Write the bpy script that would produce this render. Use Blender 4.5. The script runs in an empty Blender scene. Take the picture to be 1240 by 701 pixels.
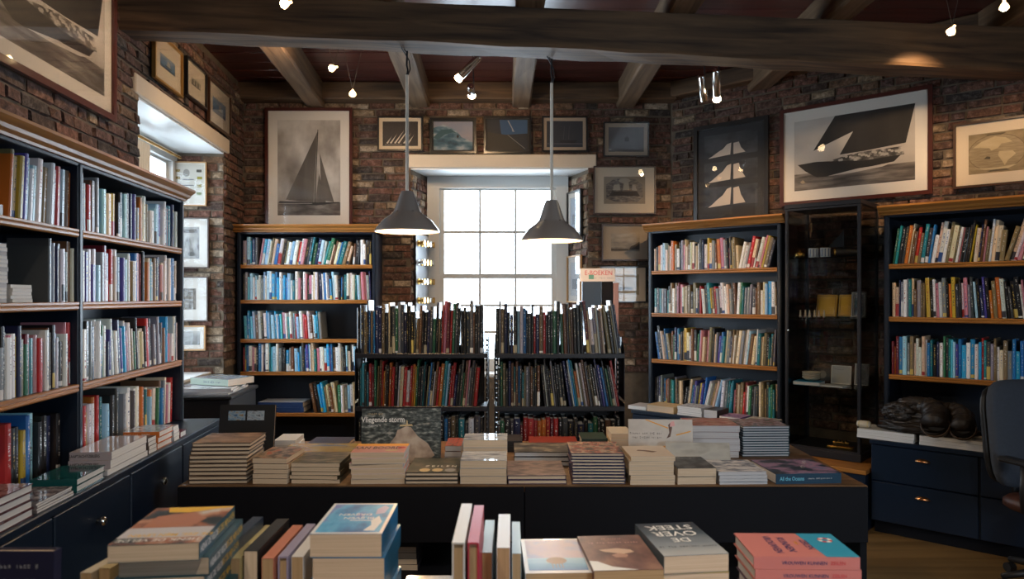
import bpy, bmesh, math, random
from mathutils import Vector, Matrix
from mathutils import noise as mnoise
random.seed(7)
SC = bpy.context.scene
COL = SC.collection
# ------------------------------------------------------------------ camera, world, exposure
F, HV, ZC = 860.0, 360.0, 1.6            # focal length in px of the 1240 px frame, horizon row, eye height
cam_d = bpy.data.cameras.new('camera'); cam = bpy.data.objects.new('camera', cam_d); COL.objects.link(cam)
cam_d.sensor_width = 36.0; cam_d.lens = F / 1240 * 36.0
cam_d.shift_y = (HV - 350.5) / 1240.0
cam.location = (0, 0, ZC); cam.rotation_euler = (math.pi / 2, 0, 0)
cam_d.clip_start = 0.05; cam_d.clip_end = 200
cam_d.dof.use_dof = True; cam_d.dof.focus_distance = 4.3; cam_d.dof.aperture_fstop = 5.0
SC.camera = cam
w = bpy.data.worlds.new('sky'); SC.world = w; w.use_nodes = True
bg = w.node_tree.nodes['Background']; bg.inputs[0].default_value = (0.74, 0.87, 1.0, 1); bg.inputs[1].default_value = 14.0
SC.view_settings.view_transform = 'Standard'; SC.view_settings.look = 'None'
SC.view_settings.exposure = 0.15; SC.view_settings.gamma = 1.0; SC.view_settings.use_curve_mapping = False
try:
    SC.cycles.use_denoising = True
    SC.cycles.max_bounces = 8; SC.cycles.transparent_max_bounces = 16
    SC.cycles.caustics_reflective = False; SC.cycles.caustics_refractive = False
    SC.cycles.sample_clamp_indirect = 6.0
except Exception:
    pass
WARM = (1.0, 0.66, 0.36); COOLW = (1.0, 0.84, 0.66)
def portal(loc, rot, sx, sy):            # marks a window opening for sampling of the sky
    d = bpy.data.lights.new('window_portal', 'AREA'); d.shape = 'RECTANGLE'; d.size = sx; d.size_y = sy
    o = bpy.data.objects.new('window_portal', d); COL.objects.link(o); o.location = loc; o.rotation_euler = rot
    try: d.cycles.is_portal = True
    except Exception: pass
    return o

# ------------------------------------------------------------------ frames of the room (plan)
def frame(ox, oy, dx, dy, z=0.0):
    n = math.hypot(dx, dy); dx /= n; dy /= n
    return Matrix(((dx, -dy, 0, ox), (dy, dx, 0, oy), (0, 0, 1, z), (0, 0, 0, 1)))
LF = frame(-1.80, 2.5, -0.0919, 0.9958)          # front plane of the bookcase along one side
LD = 0.32
LW = LF @ Matrix.Translation((0, LD, 0))         # that wall
BD = 0.33
BW = frame(0, 6.60, 1, 0)                        # wall behind
BF = frame(0, 6.27, 1, 0)
RF = frame(1.20, 6.25, 0.75, -0.661)             # front plane of the slanting bookcases
RD = 0.44
RW = RF @ Matrix.Translation((0, RD, 0))
def P(u, v, Y): return Vector(((u - 620) / F * Y, Y, ZC - (v - HV) / F * Y))
def on(M, u, v=None):
    """where the sight line of photo column u (row v) meets the plane y=0 of frame M: (x, z) in M"""
    k = (u - 620) / F
    o = M.translation; d = M.col[0]
    t = (o.y * k - o.x) / (d.x - d.y * k)
    Y = o.y + d.y * t
    return (t, ZC - ((v if v is not None else HV) - HV) / F * Y)
def px(p):
    return (620 + F * p.x / max(p.y, .05), HV - F * (p.z - ZC) / max(p.y, .05))

# ------------------------------------------------------------------ materials
MATS = {}
def nt(name):
    m = bpy.data.materials.new(name); m.use_nodes = True
    return m, m.node_tree.nodes, m.node_tree.links, m.node_tree.nodes['Principled BSDF']
def c4(c): return (c[0], c[1], c[2], 1)
def plain(name, col, rough=.5, metal=0, spec=.5, coat=0, vary=.0, scale=8, bump=0):
    if name in MATS: return MATS[name]
    m, N, L, b = nt(name)
    b.inputs['Base Color'].default_value = c4(col); b.inputs['Roughness'].default_value = rough
    b.inputs['Metallic'].default_value = metal; b.inputs['Specular IOR Level'].default_value = spec
    b.inputs['Coat Weight'].default_value = coat; b.inputs['Coat Roughness'].default_value = .08
    if vary or bump:
        g = N.new('ShaderNodeNewGeometry'); n = N.new('ShaderNodeTexNoise'); n.inputs['Scale'].default_value = scale
        n.inputs['Detail'].default_value = 5; L.new(g.outputs['Position'], n.inputs['Vector'])
        if vary:
            r = N.new('ShaderNodeMixRGB'); r.inputs[1].default_value = c4([x * (1 - vary) for x in col])
            r.inputs[2].default_value = c4([min(1, x * (1 + vary)) for x in col])
            L.new(n.outputs['Fac'], r.inputs[0]); L.new(r.outputs[0], b.inputs['Base Color'])
        if bump:
            bp = N.new('ShaderNodeBump'); bp.inputs['Strength'].default_value = bump; bp.inputs['Distance'].default_value = .01
            L.new(n.outputs['Fac'], bp.inputs['Height']); L.new(bp.outputs[0], b.inputs['Normal'])
    MATS[name] = m
    return m
def wood(name, c1, c2, rough=.5, axis=0, scale=6, bump=.25):
    if name in MATS: return MATS[name]
    m, N, L, b = nt(name)
    t = N.new('ShaderNodeTexCoord'); mp = N.new('ShaderNodeMapping')
    s = [scale * 5] * 3; s[axis] = scale * .35; mp.inputs['Scale'].default_value = s
    L.new(t.outputs['Object'], mp.inputs[0])
    n = N.new('ShaderNodeTexNoise'); n.inputs['Scale'].default_value = 1; n.inputs['Detail'].default_value = 6; n.inputs['Distortion'].default_value = .6
    L.new(mp.outputs[0], n.inputs[0])
    r = N.new('ShaderNodeValToRGB'); r.color_ramp.elements[0].position = .32; r.color_ramp.elements[1].position = .68
    r.color_ramp.elements[0].color = c4(c1); r.color_ramp.elements[1].color = c4(c2)
    L.new(n.outputs['Fac'], r.inputs[0]); L.new(r.outputs[0], b.inputs['Base Color']); b.inputs['Roughness'].default_value = rough
    bp = N.new('ShaderNodeBump'); bp.inputs['Strength'].default_value = bump; bp.inputs['Distance'].default_value = .004
    L.new(n.outputs['Fac'], bp.inputs['Height']); L.new(bp.outputs[0], b.inputs['Normal'])
    MATS[name] = m
    return m
def emit(name, col, s):
    if name in MATS: return MATS[name]
    m, N, L, b = nt(name)
    b.inputs['Base Color'].default_value = c4(col); b.inputs['Emission Color'].default_value = c4(col); b.inputs['Emission Strength'].default_value = s
    MATS[name] = m
    return m
def glass(name, tint=(1, 1, 1), refl=1.0, rough=.01):
    if name in MATS: return MATS[name]
    m, N, L, b = nt(name); N.remove(b)
    t = N.new('ShaderNodeBsdfTransparent'); t.inputs[0].default_value = c4(tint)
    g = N.new('ShaderNodeBsdfGlossy'); g.inputs['Roughness'].default_value = rough
    fr = N.new('ShaderNodeFresnel'); fr.inputs[0].default_value = 1.45
    mu = N.new('ShaderNodeMath'); mu.operation = 'MULTIPLY'; mu.inputs[1].default_value = refl
    mx = N.new('ShaderNodeMixShader'); L.new(fr.outputs[0], mu.inputs[0]); L.new(mu.outputs[0], mx.inputs[0])
    L.new(t.outputs[0], mx.inputs[1]); L.new(g.outputs[0], mx.inputs[2])
    L.new(mx.outputs[0], N['Material Output'].inputs[0])
    MATS[name] = m
    return m
def art(name, cols, scale=3, stretch=(1, 1), grad=0.0, rough=.42, seed=0, detail=4):
    """printed picture: a colour ramp over noise and, with grad, over the height of the print (UV)"""
    if name in MATS: return MATS[name]
    m, N, L, b = nt(name)
    t = N.new('ShaderNodeUVMap'); mp = N.new('ShaderNodeMapping'); mp.inputs['Scale'].default_value = (stretch[0] * scale, stretch[1] * scale, 1)
    mp.inputs['Location'].default_value = (seed * 3.7, seed * 1.3, seed)
    L.new(t.outputs[0], mp.inputs[0])
    n = N.new('ShaderNodeTexNoise'); n.inputs['Scale'].default_value = 1; n.inputs['Detail'].default_value = detail
    L.new(mp.outputs[0], n.inputs[0])
    fac = n.outputs['Fac']
    if grad:
        sp = N.new('ShaderNodeSeparateXYZ'); L.new(t.outputs[0], sp.inputs[0])
        mx = N.new('ShaderNodeMix'); mx.inputs[0].default_value = abs(grad)
        L.new(fac, mx.inputs[2])
        if grad > 0: L.new(sp.outputs[1], mx.inputs[3])
        else:
            iv = N.new('ShaderNodeMath'); iv.operation = 'SUBTRACT'; iv.inputs[0].default_value = 1; L.new(sp.outputs[1], iv.inputs[1]); L.new(iv.outputs[0], mx.inputs[3])
        fac = mx.outputs[0]
    r = N.new('ShaderNodeValToRGB'); e = r.color_ramp.elements
    k = len(cols); hf = .15 + .24 * abs(grad); lo, hi = .5 - hf, .5 + hf
    while len(e) < k: e.new(.5)
    for i, c in enumerate(cols): e[i].position = lo + (hi - lo) * i / max(1, k - 1); e[i].color = c4(c)
    L.new(fac, r.inputs[0]); L.new(r.outputs[0], b.inputs['Base Color']); b.inputs['Roughness'].default_value = rough
    MATS[name] = m
    return m

NAVY = plain('navy_paint', (.005, .010, .021), .38, vary=.25, scale=5)
NAVY2 = plain('navy_paint_cabinet', (.0055, .014, .031), .35, vary=.2, scale=4)
BLACKW = plain('black_paint', (.0030, .0033, .0060), .7, spec=.2, vary=.2)
OAK = wood('orange_oak', (.30, .115, .022), (.48, .20, .045), .35)
OAKD = wood('oak_edge', (.22, .085, .022), (.36, .15, .04), .4)
BEAMM = wood('old_beam', (.036, .018, .008), (.15, .085, .040), .7, scale=4, bump=.6)
JOISTM = wood('old_joist', (.085, .05, .026), (.20, .125, .068), .75, axis=1, scale=4, bump=.5)
PLANKM = wood('oxblood_plank', (.05, .012, .010), (.11, .03, .024), .28, scale=3, bump=.3)
CREAMP = plain('cream_paint', (.60, .50, .38), .55, vary=.06)
WHITEP = plain('white_paint', (.80, .80, .78), .4)
SASHP = plain('window_paint', (.55, .55, .53), .4)
MORTAR = plain('mortar', (.105, .080, .056), .95, vary=.5, scale=14, bump=.6)
FLOORM = wood('floor_boards', (.17, .095, .03), (.27, .155, .055), .5, scale=2)
CHROME = plain('chrome', (.75, .74, .72), .16, metal=1)
BRASS = plain('brass', (.70, .42, .12), .25, metal=1)
COPPER = plain('copper_pull', (.55, .27, .12), .3, metal=1)
STEEL = plain('dark_steel', (.02, .021, .026), .4, metal=.3)
BLACK = plain('black', (.008, .008, .009), .5)
WIRE = plain('wire', (.25, .23, .2), .4, metal=1)
PAGE = {}
def pages(kind='cream'):
    if kind in PAGE: return PAGE[kind]
    base = {'cream': ((.50, .38, .26), (.66, .52, .38)), 'white': ((.60, .59, .57), (.78, .77, .75)), 'tan': ((.34, .22, .11), (.46, .31, .16)), 'grey': ((.38, .38, .40), (.55, .55, .57))}[kind]
    m, N, L, b = nt('pages_' + kind)
    t = N.new('ShaderNodeTexCoord'); mp = N.new('ShaderNodeMapping'); mp.inputs['Scale'].default_value = (6, 6, 900)
    L.new(t.outputs['Object'], mp.inputs[0]); n = N.new('ShaderNodeTexNoise'); n.inputs['Scale'].default_value = 1; L.new(mp.outputs[0], n.inputs[0])
    r = N.new('ShaderNodeValToRGB'); r.color_ramp.elements[0].position = .3; r.color_ramp.elements[1].position = .7
    r.color_ramp.elements[0].color = c4(base[0]); r.color_ramp.elements[1].color = c4(base[1])
    L.new(n.outputs['Fac'], r.inputs[0]); L.new(r.outputs[0], b.inputs['Base Color']); b.inputs['Roughness'].default_value = .8
    PAGE[kind] = m
    return m
PICGLASS = glass('picture_glass', refl=.5)
PANE = glass('window_glass', tint=(.97, .99, 1), refl=.6)
CASEGLASS = glass('cabinet_glass', tint=(.90, .92, .92), refl=.7)

# ------------------------------------------------------------------ mesh building
class MB:
    def __init__(s): s.v = []; s.f = []; s.m = []; s.uv = {}
    def add(s, vs, fs, mi=0, uvs=None):
        o = len(s.v); s.v += [tuple(v) for v in vs]
        for k, f in enumerate(fs):
            if uvs: s.uv[len(s.f)] = uvs[k]
            s.f.append(tuple(i + o for i in f)); s.m.append(mi)
        return s
    def box(s, x0, x1, y0, y1, z0, z1, mi=0, M=None):
        vs = [Vector(p) for p in ((x0, y0, z0), (x1, y0, z0), (x1, y1, z0), (x0, y1, z0), (x0, y0, z1), (x1, y0, z1), (x1, y1, z1), (x0, y1, z1))]
        if M: vs = [M @ p for p in vs]
        return s.add(vs, [(0, 3, 2, 1), (4, 5, 6, 7), (0, 1, 5, 4), (1, 2, 6, 5), (2, 3, 7, 6), (3, 0, 4, 7)], mi)
    def bevbox(s, x0, x1, y0, y1, z0, z1, b=.003, mi=0, M=None):
        # box with chamfered edges
        vs = []; fs = []
        X = ((x0, x0 + b), (x1, x1 - b)); Y = ((y0, y0 + b), (y1, y1 - b)); Z = ((z0, z0 + b), (z1, z1 - b)); idx = {}
        for i in (0, 1):
            for j in (0, 1):
                for k in (0, 1):
                    for a in range(3):
                        p = Vector((X[i][0 if a == 0 else 1], Y[j][0 if a == 1 else 1], Z[k][0 if a == 2 else 1]))
                        idx[i, j, k, a] = len(vs); vs.append(M @ p if M else p)
        g = lambda i, j, k, a: idx[i, j, k, a]
        for i in (0, 1):
            fs.append([g(i, 0, 0, 0), g(i, 1, 0, 0), g(i, 1, 1, 0), g(i, 0, 1, 0)])
            fs.append([g(0, i, 0, 1), g(1, i, 0, 1), g(1, i, 1, 1), g(0, i, 1, 1)])
            fs.append([g(0, 0, i, 2), g(1, 0, i, 2), g(1, 1, i, 2), g(0, 1, i, 2)])
        for i in (0, 1):
            for j in (0, 1):
                fs.append([g(i, j, 0, 0), g(i, j, 1, 0), g(i, j, 1, 1), g(i, j, 0, 1)])
                fs.append([g(i, 0, j, 0), g(i, 1, j, 0), g(i, 1, j, 2), g(i, 0, j, 2)])
                fs.append([g(0, i, j, 1), g(1, i, j, 1), g(1, i, j, 2), g(0, i, j, 2)])
                for k in (0, 1): fs.append([g(i, j, k, 0), g(i, j, k, 1), g(i, j, k, 2)])
        return s.add(vs, fs, mi)
    def extr(s, prof, a0, a1, axis=0, mi=0):
        """closed profile of 2-D points extruded along an axis (0: profile is y,z; 1: x,z; 2: x,y)"""
        n = len(prof); vs = []
        for a in (a0, a1):
            for p in prof: vs.append((a, p[0], p[1]) if axis == 0 else (p[0], a, p[1]) if axis == 1 else (p[0], p[1], a))
        fs = [(i, (i + 1) % n, n + (i + 1) % n, n + i) for i in range(n)] + [tuple(range(n)), tuple(range(2 * n - 1, n - 1, -1))]
        return s.add(vs, fs, mi)
    def lathe(s, prof, seg=24, M=None, mi=0, cap=False):
        vs = []; fs = []; n = len(prof)
        for i in range(seg):
            a = 2 * math.pi * i / seg
            for r, z in prof:
                p = Vector((r * math.cos(a), r * math.sin(a), z)); vs.append(M @ p if M else p)
        for i in range(seg):
            j = (i + 1) % seg
            for k in range(n - 1): fs.append((i * n + k, j * n + k, j * n + k + 1, i * n + k + 1))
        if cap:
            fs.append(tuple(i * n for i in range(seg))[::-1]); fs.append(tuple(i * n + n - 1 for i in range(seg)))
        return s.add(vs, fs, mi)
    def tube(s, pts, r, seg=8, mi=0, caps=True):
        pts = [Vector(p) for p in pts]; vs = []; fs = []
        rr = r if isinstance(r, (list, tuple)) else [r] * len(pts)
        up = Vector((.31, .17, .93))
        for i, p in enumerate(pts):
            t = (pts[min(i + 1, len(pts) - 1)] - pts[max(i - 1, 0)]).normalized()
            a = t.cross(up)
            if a.length < 1e-3: a = t.cross(Vector((1, 0, 0)))
            a.normalize(); b = t.cross(a)
            for k in range(seg):
                an = 2 * math.pi * k / seg; vs.append(p + (a * math.cos(an) + b * math.sin(an)) * rr[i])
        for i in range(len(pts) - 1):
            for k in range(seg):
                fs.append((i * seg + k, i * seg + (k + 1) % seg, (i + 1) * seg + (k + 1) % seg, (i + 1) * seg + k))
        if caps: fs.append(tuple(range(seg))[::-1]); fs.append(tuple(range((len(pts) - 1) * seg, len(pts) * seg)))
        return s.add(vs, fs, mi)
    def ring(s, x0, x1, z0, z1, wd, y0, y1, mi=0):
        """rectangular frame in the xz plane, bar width wd, from y0 to y1"""
        o = [(x0, z0), (x1, z0), (x1, z1), (x0, z1)]; i_ = [(x0 + wd, z0 + wd), (x1 - wd, z0 + wd), (x1 - wd, z1 - wd), (x0 + wd, z1 - wd)]
        vs = [(p[0], y, p[1]) for y in (y0, y1) for q in (o, i_) for p in q]; fs = []
        for k in range(4):
            l = (k + 1) % 4
            fs += [(k, l, 4 + l, 4 + k), (8 + k, 12 + k, 12 + l, 8 + l), (k, 8 + k, 8 + l, l), (4 + k, 4 + l, 12 + l, 12 + k)]
        return s.add(vs, fs, mi)
    def mesh(s, name, mats, smooth=False, fix=True):
        me = bpy.data.meshes.new(name); me.from_pydata(s.v, [], s.f)
        for m in (mats if isinstance(mats, (list, tuple)) else [mats]): me.materials.append(m)
        if any(s.m): me.polygons.foreach_set('material_index', s.m)
        if s.uv:
            u = me.uv_layers.new(name='UVMap')
            for fi, uv in s.uv.items():
                for li, c in zip(me.polygons[fi].loop_indices, uv): u.data[li].uv = c
        if fix:
            bm = bmesh.new(); bm.from_mesh(me); bmesh.ops.recalc_face_normals(bm, faces=bm.faces); bm.to_mesh(me); bm.free()
        if smooth:
            me.polygons.foreach_set('use_smooth', [True] * len(me.polygons))
        me.update()
        return me
    def build(s, name, mats, parent=None, M=None, smooth=False, fix=True):
        return link(name, s.mesh(name, mats, smooth, fix), parent, M)
def link(name, data, parent=None, M=None):
    o = bpy.data.objects.new(name, data); COL.objects.link(o)
    if parent is not None: o.parent = parent
    if M is not None: o.matrix_local = M
    return o
def tag(o, label=None, cat=None, group=None, kind=None):
    if label: o['label'] = label
    if cat: o['category'] = cat
    if group: o['group'] = group
    if kind: o['kind'] = kind
    return o
def thing(name, label, cat, M=None, group=None):
    o = link(name, None, None, M); o.empty_display_size = .05
    return tag(o, label, cat, group)
def smooth_angle(o, deg=35):
    me = o.data
    me.polygons.foreach_set('use_smooth', [True] * len(me.polygons))
    try: me.set_sharp_from_angle(angle=math.radians(deg))
    except Exception: pass
    return o
T = Matrix.Translation
def RZ(d): return Matrix.Rotation(math.radians(d), 4, 'Z')
def RX(d): return Matrix.Rotation(math.radians(d), 4, 'X')
def RY(d): return Matrix.Rotation(math.radians(d), 4, 'Y')
TXM = {}
def text(body, parent, M, size, mat, align='CENTER', bold=0.0, name='title', sx=1.0):
    key = (body, round(size, 4), mat.name, align)
    if key not in TXM and body[0] == '~':             # lettering too small to read: rows of strokes
        n = int(body[1:]); rr = random.Random(n * 7 + int(size * 1e4)); mb = MB(); x = -n * size * .29; word = rr.randint(3, 7)
        for k in range(n):
            if word:
                h = size * (.36 if rr.random() < .3 else .24)
                for a, b_, c, d in rr.choice([((.06, .14, -1, 1), (.14, .40, .55, 1), (.32, .40, -1, 1)), ((.06, .14, -1, 1), (.14, .42, -1, -.5), (.14, .36, -.2, .25)), ((.08, .16, -1, 1), (.30, .38, -1, 1), (.16, .30, -.2, .2)), ((.18, .27, -1, 1),), ((.06, .14, -1, 1), (.14, .42, .55, 1), (.14, .42, -1, -.55))]):
                    mb.add([(x + a * size, c * h, 0), (x + b_ * size, c * h, 0), (x + b_ * size, d * h, 0), (x + a * size, d * h, 0)], [(0, 1, 2, 3)])
                word -= 1
            else: word = rr.randint(3, 7)
            x += size * .58
        TXM[key] = mb.mesh(name, mat)
    if key not in TXM:
        c = bpy.data.curves.new(name, 'FONT'); c.body = body; c.size = size; c.align_x = align; c.align_y = 'CENTER'; c.resolution_u = 2
        c.offset = bold
        t = bpy.data.objects.new(name, c); me = bpy.data.meshes.new_from_object(t); bpy.data.objects.remove(t); bpy.data.curves.remove(c)
        me.materials.clear(); me.materials.append(mat); TXM[key] = me
    return link(name, TXM[key], parent, M @ Matrix.Diagonal((sx, 1, 1, 1)))
ORD = 'zeroth first second third fourth fifth sixth seventh eighth ninth tenth eleventh twelfth thirteenth fourteenth fifteenth sixteenth seventeenth eighteenth nineteenth twentieth'.split()
def ordinal(n):
    if n <= 20: return ORD[n]
    tens = {2: 'twenty', 3: 'thirty', 4: 'forty', 5: 'fifty', 6: 'sixty'}
    tt = {2: 'twentieth', 3: 'thirtieth', 4: 'fortieth', 5: 'fiftieth', 6: 'sixtieth'}
    return tt[n // 10] if n % 10 == 0 else tens[n // 10] + '-' + ORD[n % 10]
#PART2
# ------------------------------------------------------------------ the shell of the room
ZTOP = 3.56
def wall(name, M, x0, x1, z0, z1, holes=(), th=.5, mat=MORTAR):
    xs = sorted({x0, x1, *[h[0] for h in holes], *[h[1] for h in holes]}); zs = sorted({z0, z1, *[h[2] for h in holes], *[h[3] for h in holes]})
    solid = {}
    for i in range(len(xs) - 1):
        for j in range(len(zs) - 1):
            cx = (xs[i] + xs[i + 1]) / 2; cz = (zs[j] + zs[j + 1]) / 2
            solid[i, j] = not any(h[0] < cx < h[1] and h[2] < cz < h[3] for h in holes)
    vi = {}; V = []; Fs = []
    def vid(i, j, s):
        if (i, j, s) not in vi: vi[i, j, s] = len(V); V.append((xs[i], th * s, zs[j]))
        return vi[i, j, s]
    for (i, j), ok in solid.items():
        if not ok: continue
        for s in (0, 1): Fs.append((vid(i, j, s), vid(i + 1, j, s), vid(i + 1, j + 1, s), vid(i, j + 1, s)))
        for di, dj, a, b in ((-1, 0, (i, j), (i, j + 1)), (1, 0, (i + 1, j), (i + 1, j + 1)), (0, -1, (i, j), (i + 1, j)), (0, 1, (i, j + 1), (i + 1, j + 1))):
            if not solid.get((i + di, j + dj), False): Fs.append((vid(*a, 0), vid(*b, 0), vid(*b, 1), vid(*a, 1)))
    mb = MB(); mb.add(V, Fs)
    return tag(mb.build(name, mat, None, M), kind='structure')
LHOLE = (1.887, 3.574, .95, 2.83)
wall_left = wall('wall_left', LW, -4.4, 4.147, 0, ZTOP, [LHOLE])
BHOLE = (-.94, .706, .86, 2.80)
wall_back = wall('wall_back', BW, -2.60, 1.62, 0, ZTOP, [BHOLE])
wall_right = wall('wall_right', RW, -.02, 4.25, 0, ZTOP)
PLASTER = plain('brick_brown_plaster', (.16, .10, .07), .9, vary=.3, scale=6)
E = RW @ Vector((4.25, 0, 0))
RS = frame(E.x, E.y, -.02, -1.0)
wall_side = wall('wall_side', RS, -.0, E.y + 1.8, 0, ZTOP, [(2.2, 3.6, 1.0, 2.8)], mat=PLASTER)
RR = frame(E.x, -1.8, -1, 0)
wall_rear = wall('wall_rear', RR, 0, E.x + 2.2, 0, ZTOP, [(1.2, 2.9, .95, 2.5)], mat=PLASTER)
mb = MB(); mb.box(-3.4, 5.6, -2.4, 7.4, -.08, 0); floor = tag(mb.build('floor', FLOORM), kind='structure')
mb = MB(); mb.box(-3.4, 5.6, -2.4, 7.4, ZTOP + .03, ZTOP + .12); ceiling = tag(mb.build('ceiling', PLANKM), kind='structure')
y = -2.2
while y < 7.0:
    wd = random.uniform(.19, .24)
    mb = MB(); mb.bevbox(-3.3, 5.5, 0, wd - .006, ZTOP, ZTOP + .03, .003)
    mb.build('plank', PLANKM, ceiling, T((0, y, random.uniform(0, .004))))
    y += wd
portal((-.12, 7.02, 1.83), (math.radians(-90), 0, 0), 1.4, 1.9)
_p = LW @ Vector((2.73, .44, 1.9)); portal(_p, (math.radians(90), 0, math.atan2(.9958, -.0919) - math.pi), 1.6, 1.8)
portal((E.x - 2.05, -2.2, 1.72), (math.radians(90), 0, 0), 1.7, 1.55)
_p = RS @ Vector((2.9, .4, 1.9)); portal(_p, (math.radians(90), 0, math.radians(90)), 1.4, 1.8)

# bricks --------------------------------------------------------
BRC = [(.070, .032, .020), (.105, .046, .026), (.045, .024, .016), (.14, .078, .042), (.20, .14, .085), (.080, .038, .028), (.115, .048, .030), (.034, .022, .016), (.26, .20, .14)]
BRM = []
for i, c in enumerate(BRC):
    m, N, L, b = nt('brick_%d' % i)
    g = N.new('ShaderNodeNewGeometry'); n = N.new('ShaderNodeTexNoise'); n.inputs['Scale'].default_value = 26; n.inputs['Detail'].default_value = 9; n.inputs['Roughness'].default_value = .78
    L.new(g.outputs['Position'], n.inputs[0])
    r = N.new('ShaderNodeValToRGB'); e = r.color_ramp.elements; e.new(.5)
    e[0].position = .36; e[0].color = c4([x * .30 for x in c]); e[1].position = .5; e[1].color = c4(c); e[2].position = .66; e[2].color = c4([min(1, x * 1.7 + .06) for x in c])
    L.new(n.outputs['Fac'], r.inputs[0]); L.new(r.outputs[0], b.inputs['Base Color']); b.inputs['Roughness'].default_value = .85
    bp = N.new('ShaderNodeBump'); bp.inputs['Strength'].default_value = .9; bp.inputs['Distance'].default_value = .012; L.new(n.outputs['Fac'], bp.inputs['Height']); L.new(bp.outputs[0], b.inputs['Normal'])
    BRM.append(m)
rb = random.Random(11)
SHAPES = []
for k in range(7):                                    # unit bricks with worn, uneven edges
    q = MB(); j = lambda s: rb.uniform(-s, s)
    vs = []
    for (yy, ins) in ((1.0, 0), (.35, 0), (0.0, .09)):
        for sx, sz in ((-.5, -.5), (.5, -.5), (.5, .5), (-.5, .5)):
            vs.append((sx * (1 - ins * .5) + j(.024), yy + (j(.22) if yy < .9 else 0), sz * (1 - ins * 1.6) + j(.075)))
    vs.append((j(.2), -.12 + j(.2), j(.2)))
    fs = []
    for l in (0, 4):
        for a in range(4): fs.append((l + a, l + (a + 1) % 4, l + 4 + (a + 1) % 4, l + 4 + a))
    for a in range(4): fs.append((8 + a, 8 + (a + 1) % 4, 12))
    SHAPES.append((vs, fs))
BRMESH = {}
def brick_mesh(k, m):
    if (k, m) not in BRMESH:
        q = MB(); q.add(*SHAPES[k]); BRMESH[k, m] = q.mesh('brick', BRM[m])
    return BRMESH[k, m]
OCC = [(0, 150, 225, 700), (100, 100, 222, 701), (281, 270, 456, 701), (323, 132, 430, 272), (458, 142, 514, 184), (520, 144, 577, 187), (586, 142, 643, 187), (656, 142, 711, 185), (730, 149, 785, 191), (718, 202, 794, 260),
       (728, 272, 785, 315), (742, 323, 782, 366), (428, 360, 757, 701), (785, 265, 945, 701), (945, 245, 1065, 701), (1065, 245, 1240, 701), (843, 150, 934, 265), (948, 120, 1130, 250), (1157, 145, 1240, 230), (0, 0, 130, 110),
       (178, 45, 213, 110), (218, 80, 243, 125), (246, 105, 273, 160), (206, 197, 252, 250), (210, 265, 255, 325), (210, 335, 254, 388), (210, 395, 250, 423), (0, 440, 1240, 701)]
def lay_bricks(parent, ML, x0, x1, z0, z1, holes=(), limit=300, seed=1, light=0.0, course=.066, blen=.215):
    r = random.Random(seed); out = []
    MW = parent.matrix_world.copy() if False else WM[parent.name] @ ML
    nz = int((z1 - z0) / course)
    for c in range(nz):
        z = z0 + (c + .5) * course + r.uniform(-.003, .003)
        x = x0 - (blen * .5 if c % 2 else 0) + r.uniform(-.03, .03)
        while x < x1:
            ln = blen * r.uniform(.86, 1.1) if r.random() > .22 else blen * r.uniform(.45, .6)
            a, b = max(x, x0), min(x + ln - .012, x1)
            x += ln
            for h in holes:
                if z + course * .5 > h[2] and z - course * .5 < h[3]:
                    if a >= h[0] and b <= h[1]: a = b = 0
                    elif a < h[0] < b: b = h[0]
                    elif a < h[1] < b: a = h[1]
            if b - a < .03: continue
            hgt = course - .011 + r.uniform(-.004, .004)
            M = ML @ T(((a + b) / 2, -.011 + r.uniform(-.004, .004), z)) @ RY(r.uniform(-.9, .9)) @ Matrix.Diagonal((b - a, .035, hgt, 1))
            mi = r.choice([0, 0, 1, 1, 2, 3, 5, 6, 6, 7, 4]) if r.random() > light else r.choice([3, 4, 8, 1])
            cw = MW @ Vector(((a + b) / 2, 0, z)); u, v = px(cw)
            area = (b - a) * hgt / max(cw.y, .3) ** 2
            vis = cw.y > .3 and -10 < u < 1250 and -10 < v < 711 and not any(o[0] < u < o[2] and o[1] < v < o[3] for o in OCC)
            out.append((vis, area, M, r.randrange(len(SHAPES)), mi))
    out.sort(key=lambda t: (-t[0], -t[1]))
    rest = MB()
    for n, (vis, area, M, k, mi) in enumerate(out):
        if vis and n < limit: link('brick', brick_mesh(k, mi), parent, M)
        else:
            rest.add([M @ Vector(p) for p in SHAPES[k][0]], SHAPES[k][1], mi)
    if rest.v: tag(rest.build('brickwork', BRM, parent, fix=False), kind='stuff')
WM = {'wall_left': LW, 'wall_back': BW, 'wall_right': RW}
I4 = Matrix.Identity(4)
lay_bricks(wall_left, I4, -.9, 4.14, 1.0, ZTOP, [LHOLE], 240, 3)
lay_bricks(wall_back, I4, -2.49, 1.47, .9, ZTOP, [BHOLE], 300, 5, .12)
lay_bricks(wall_right, I4, 0, 3.6, .55, ZTOP, [], 300, 8)
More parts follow.
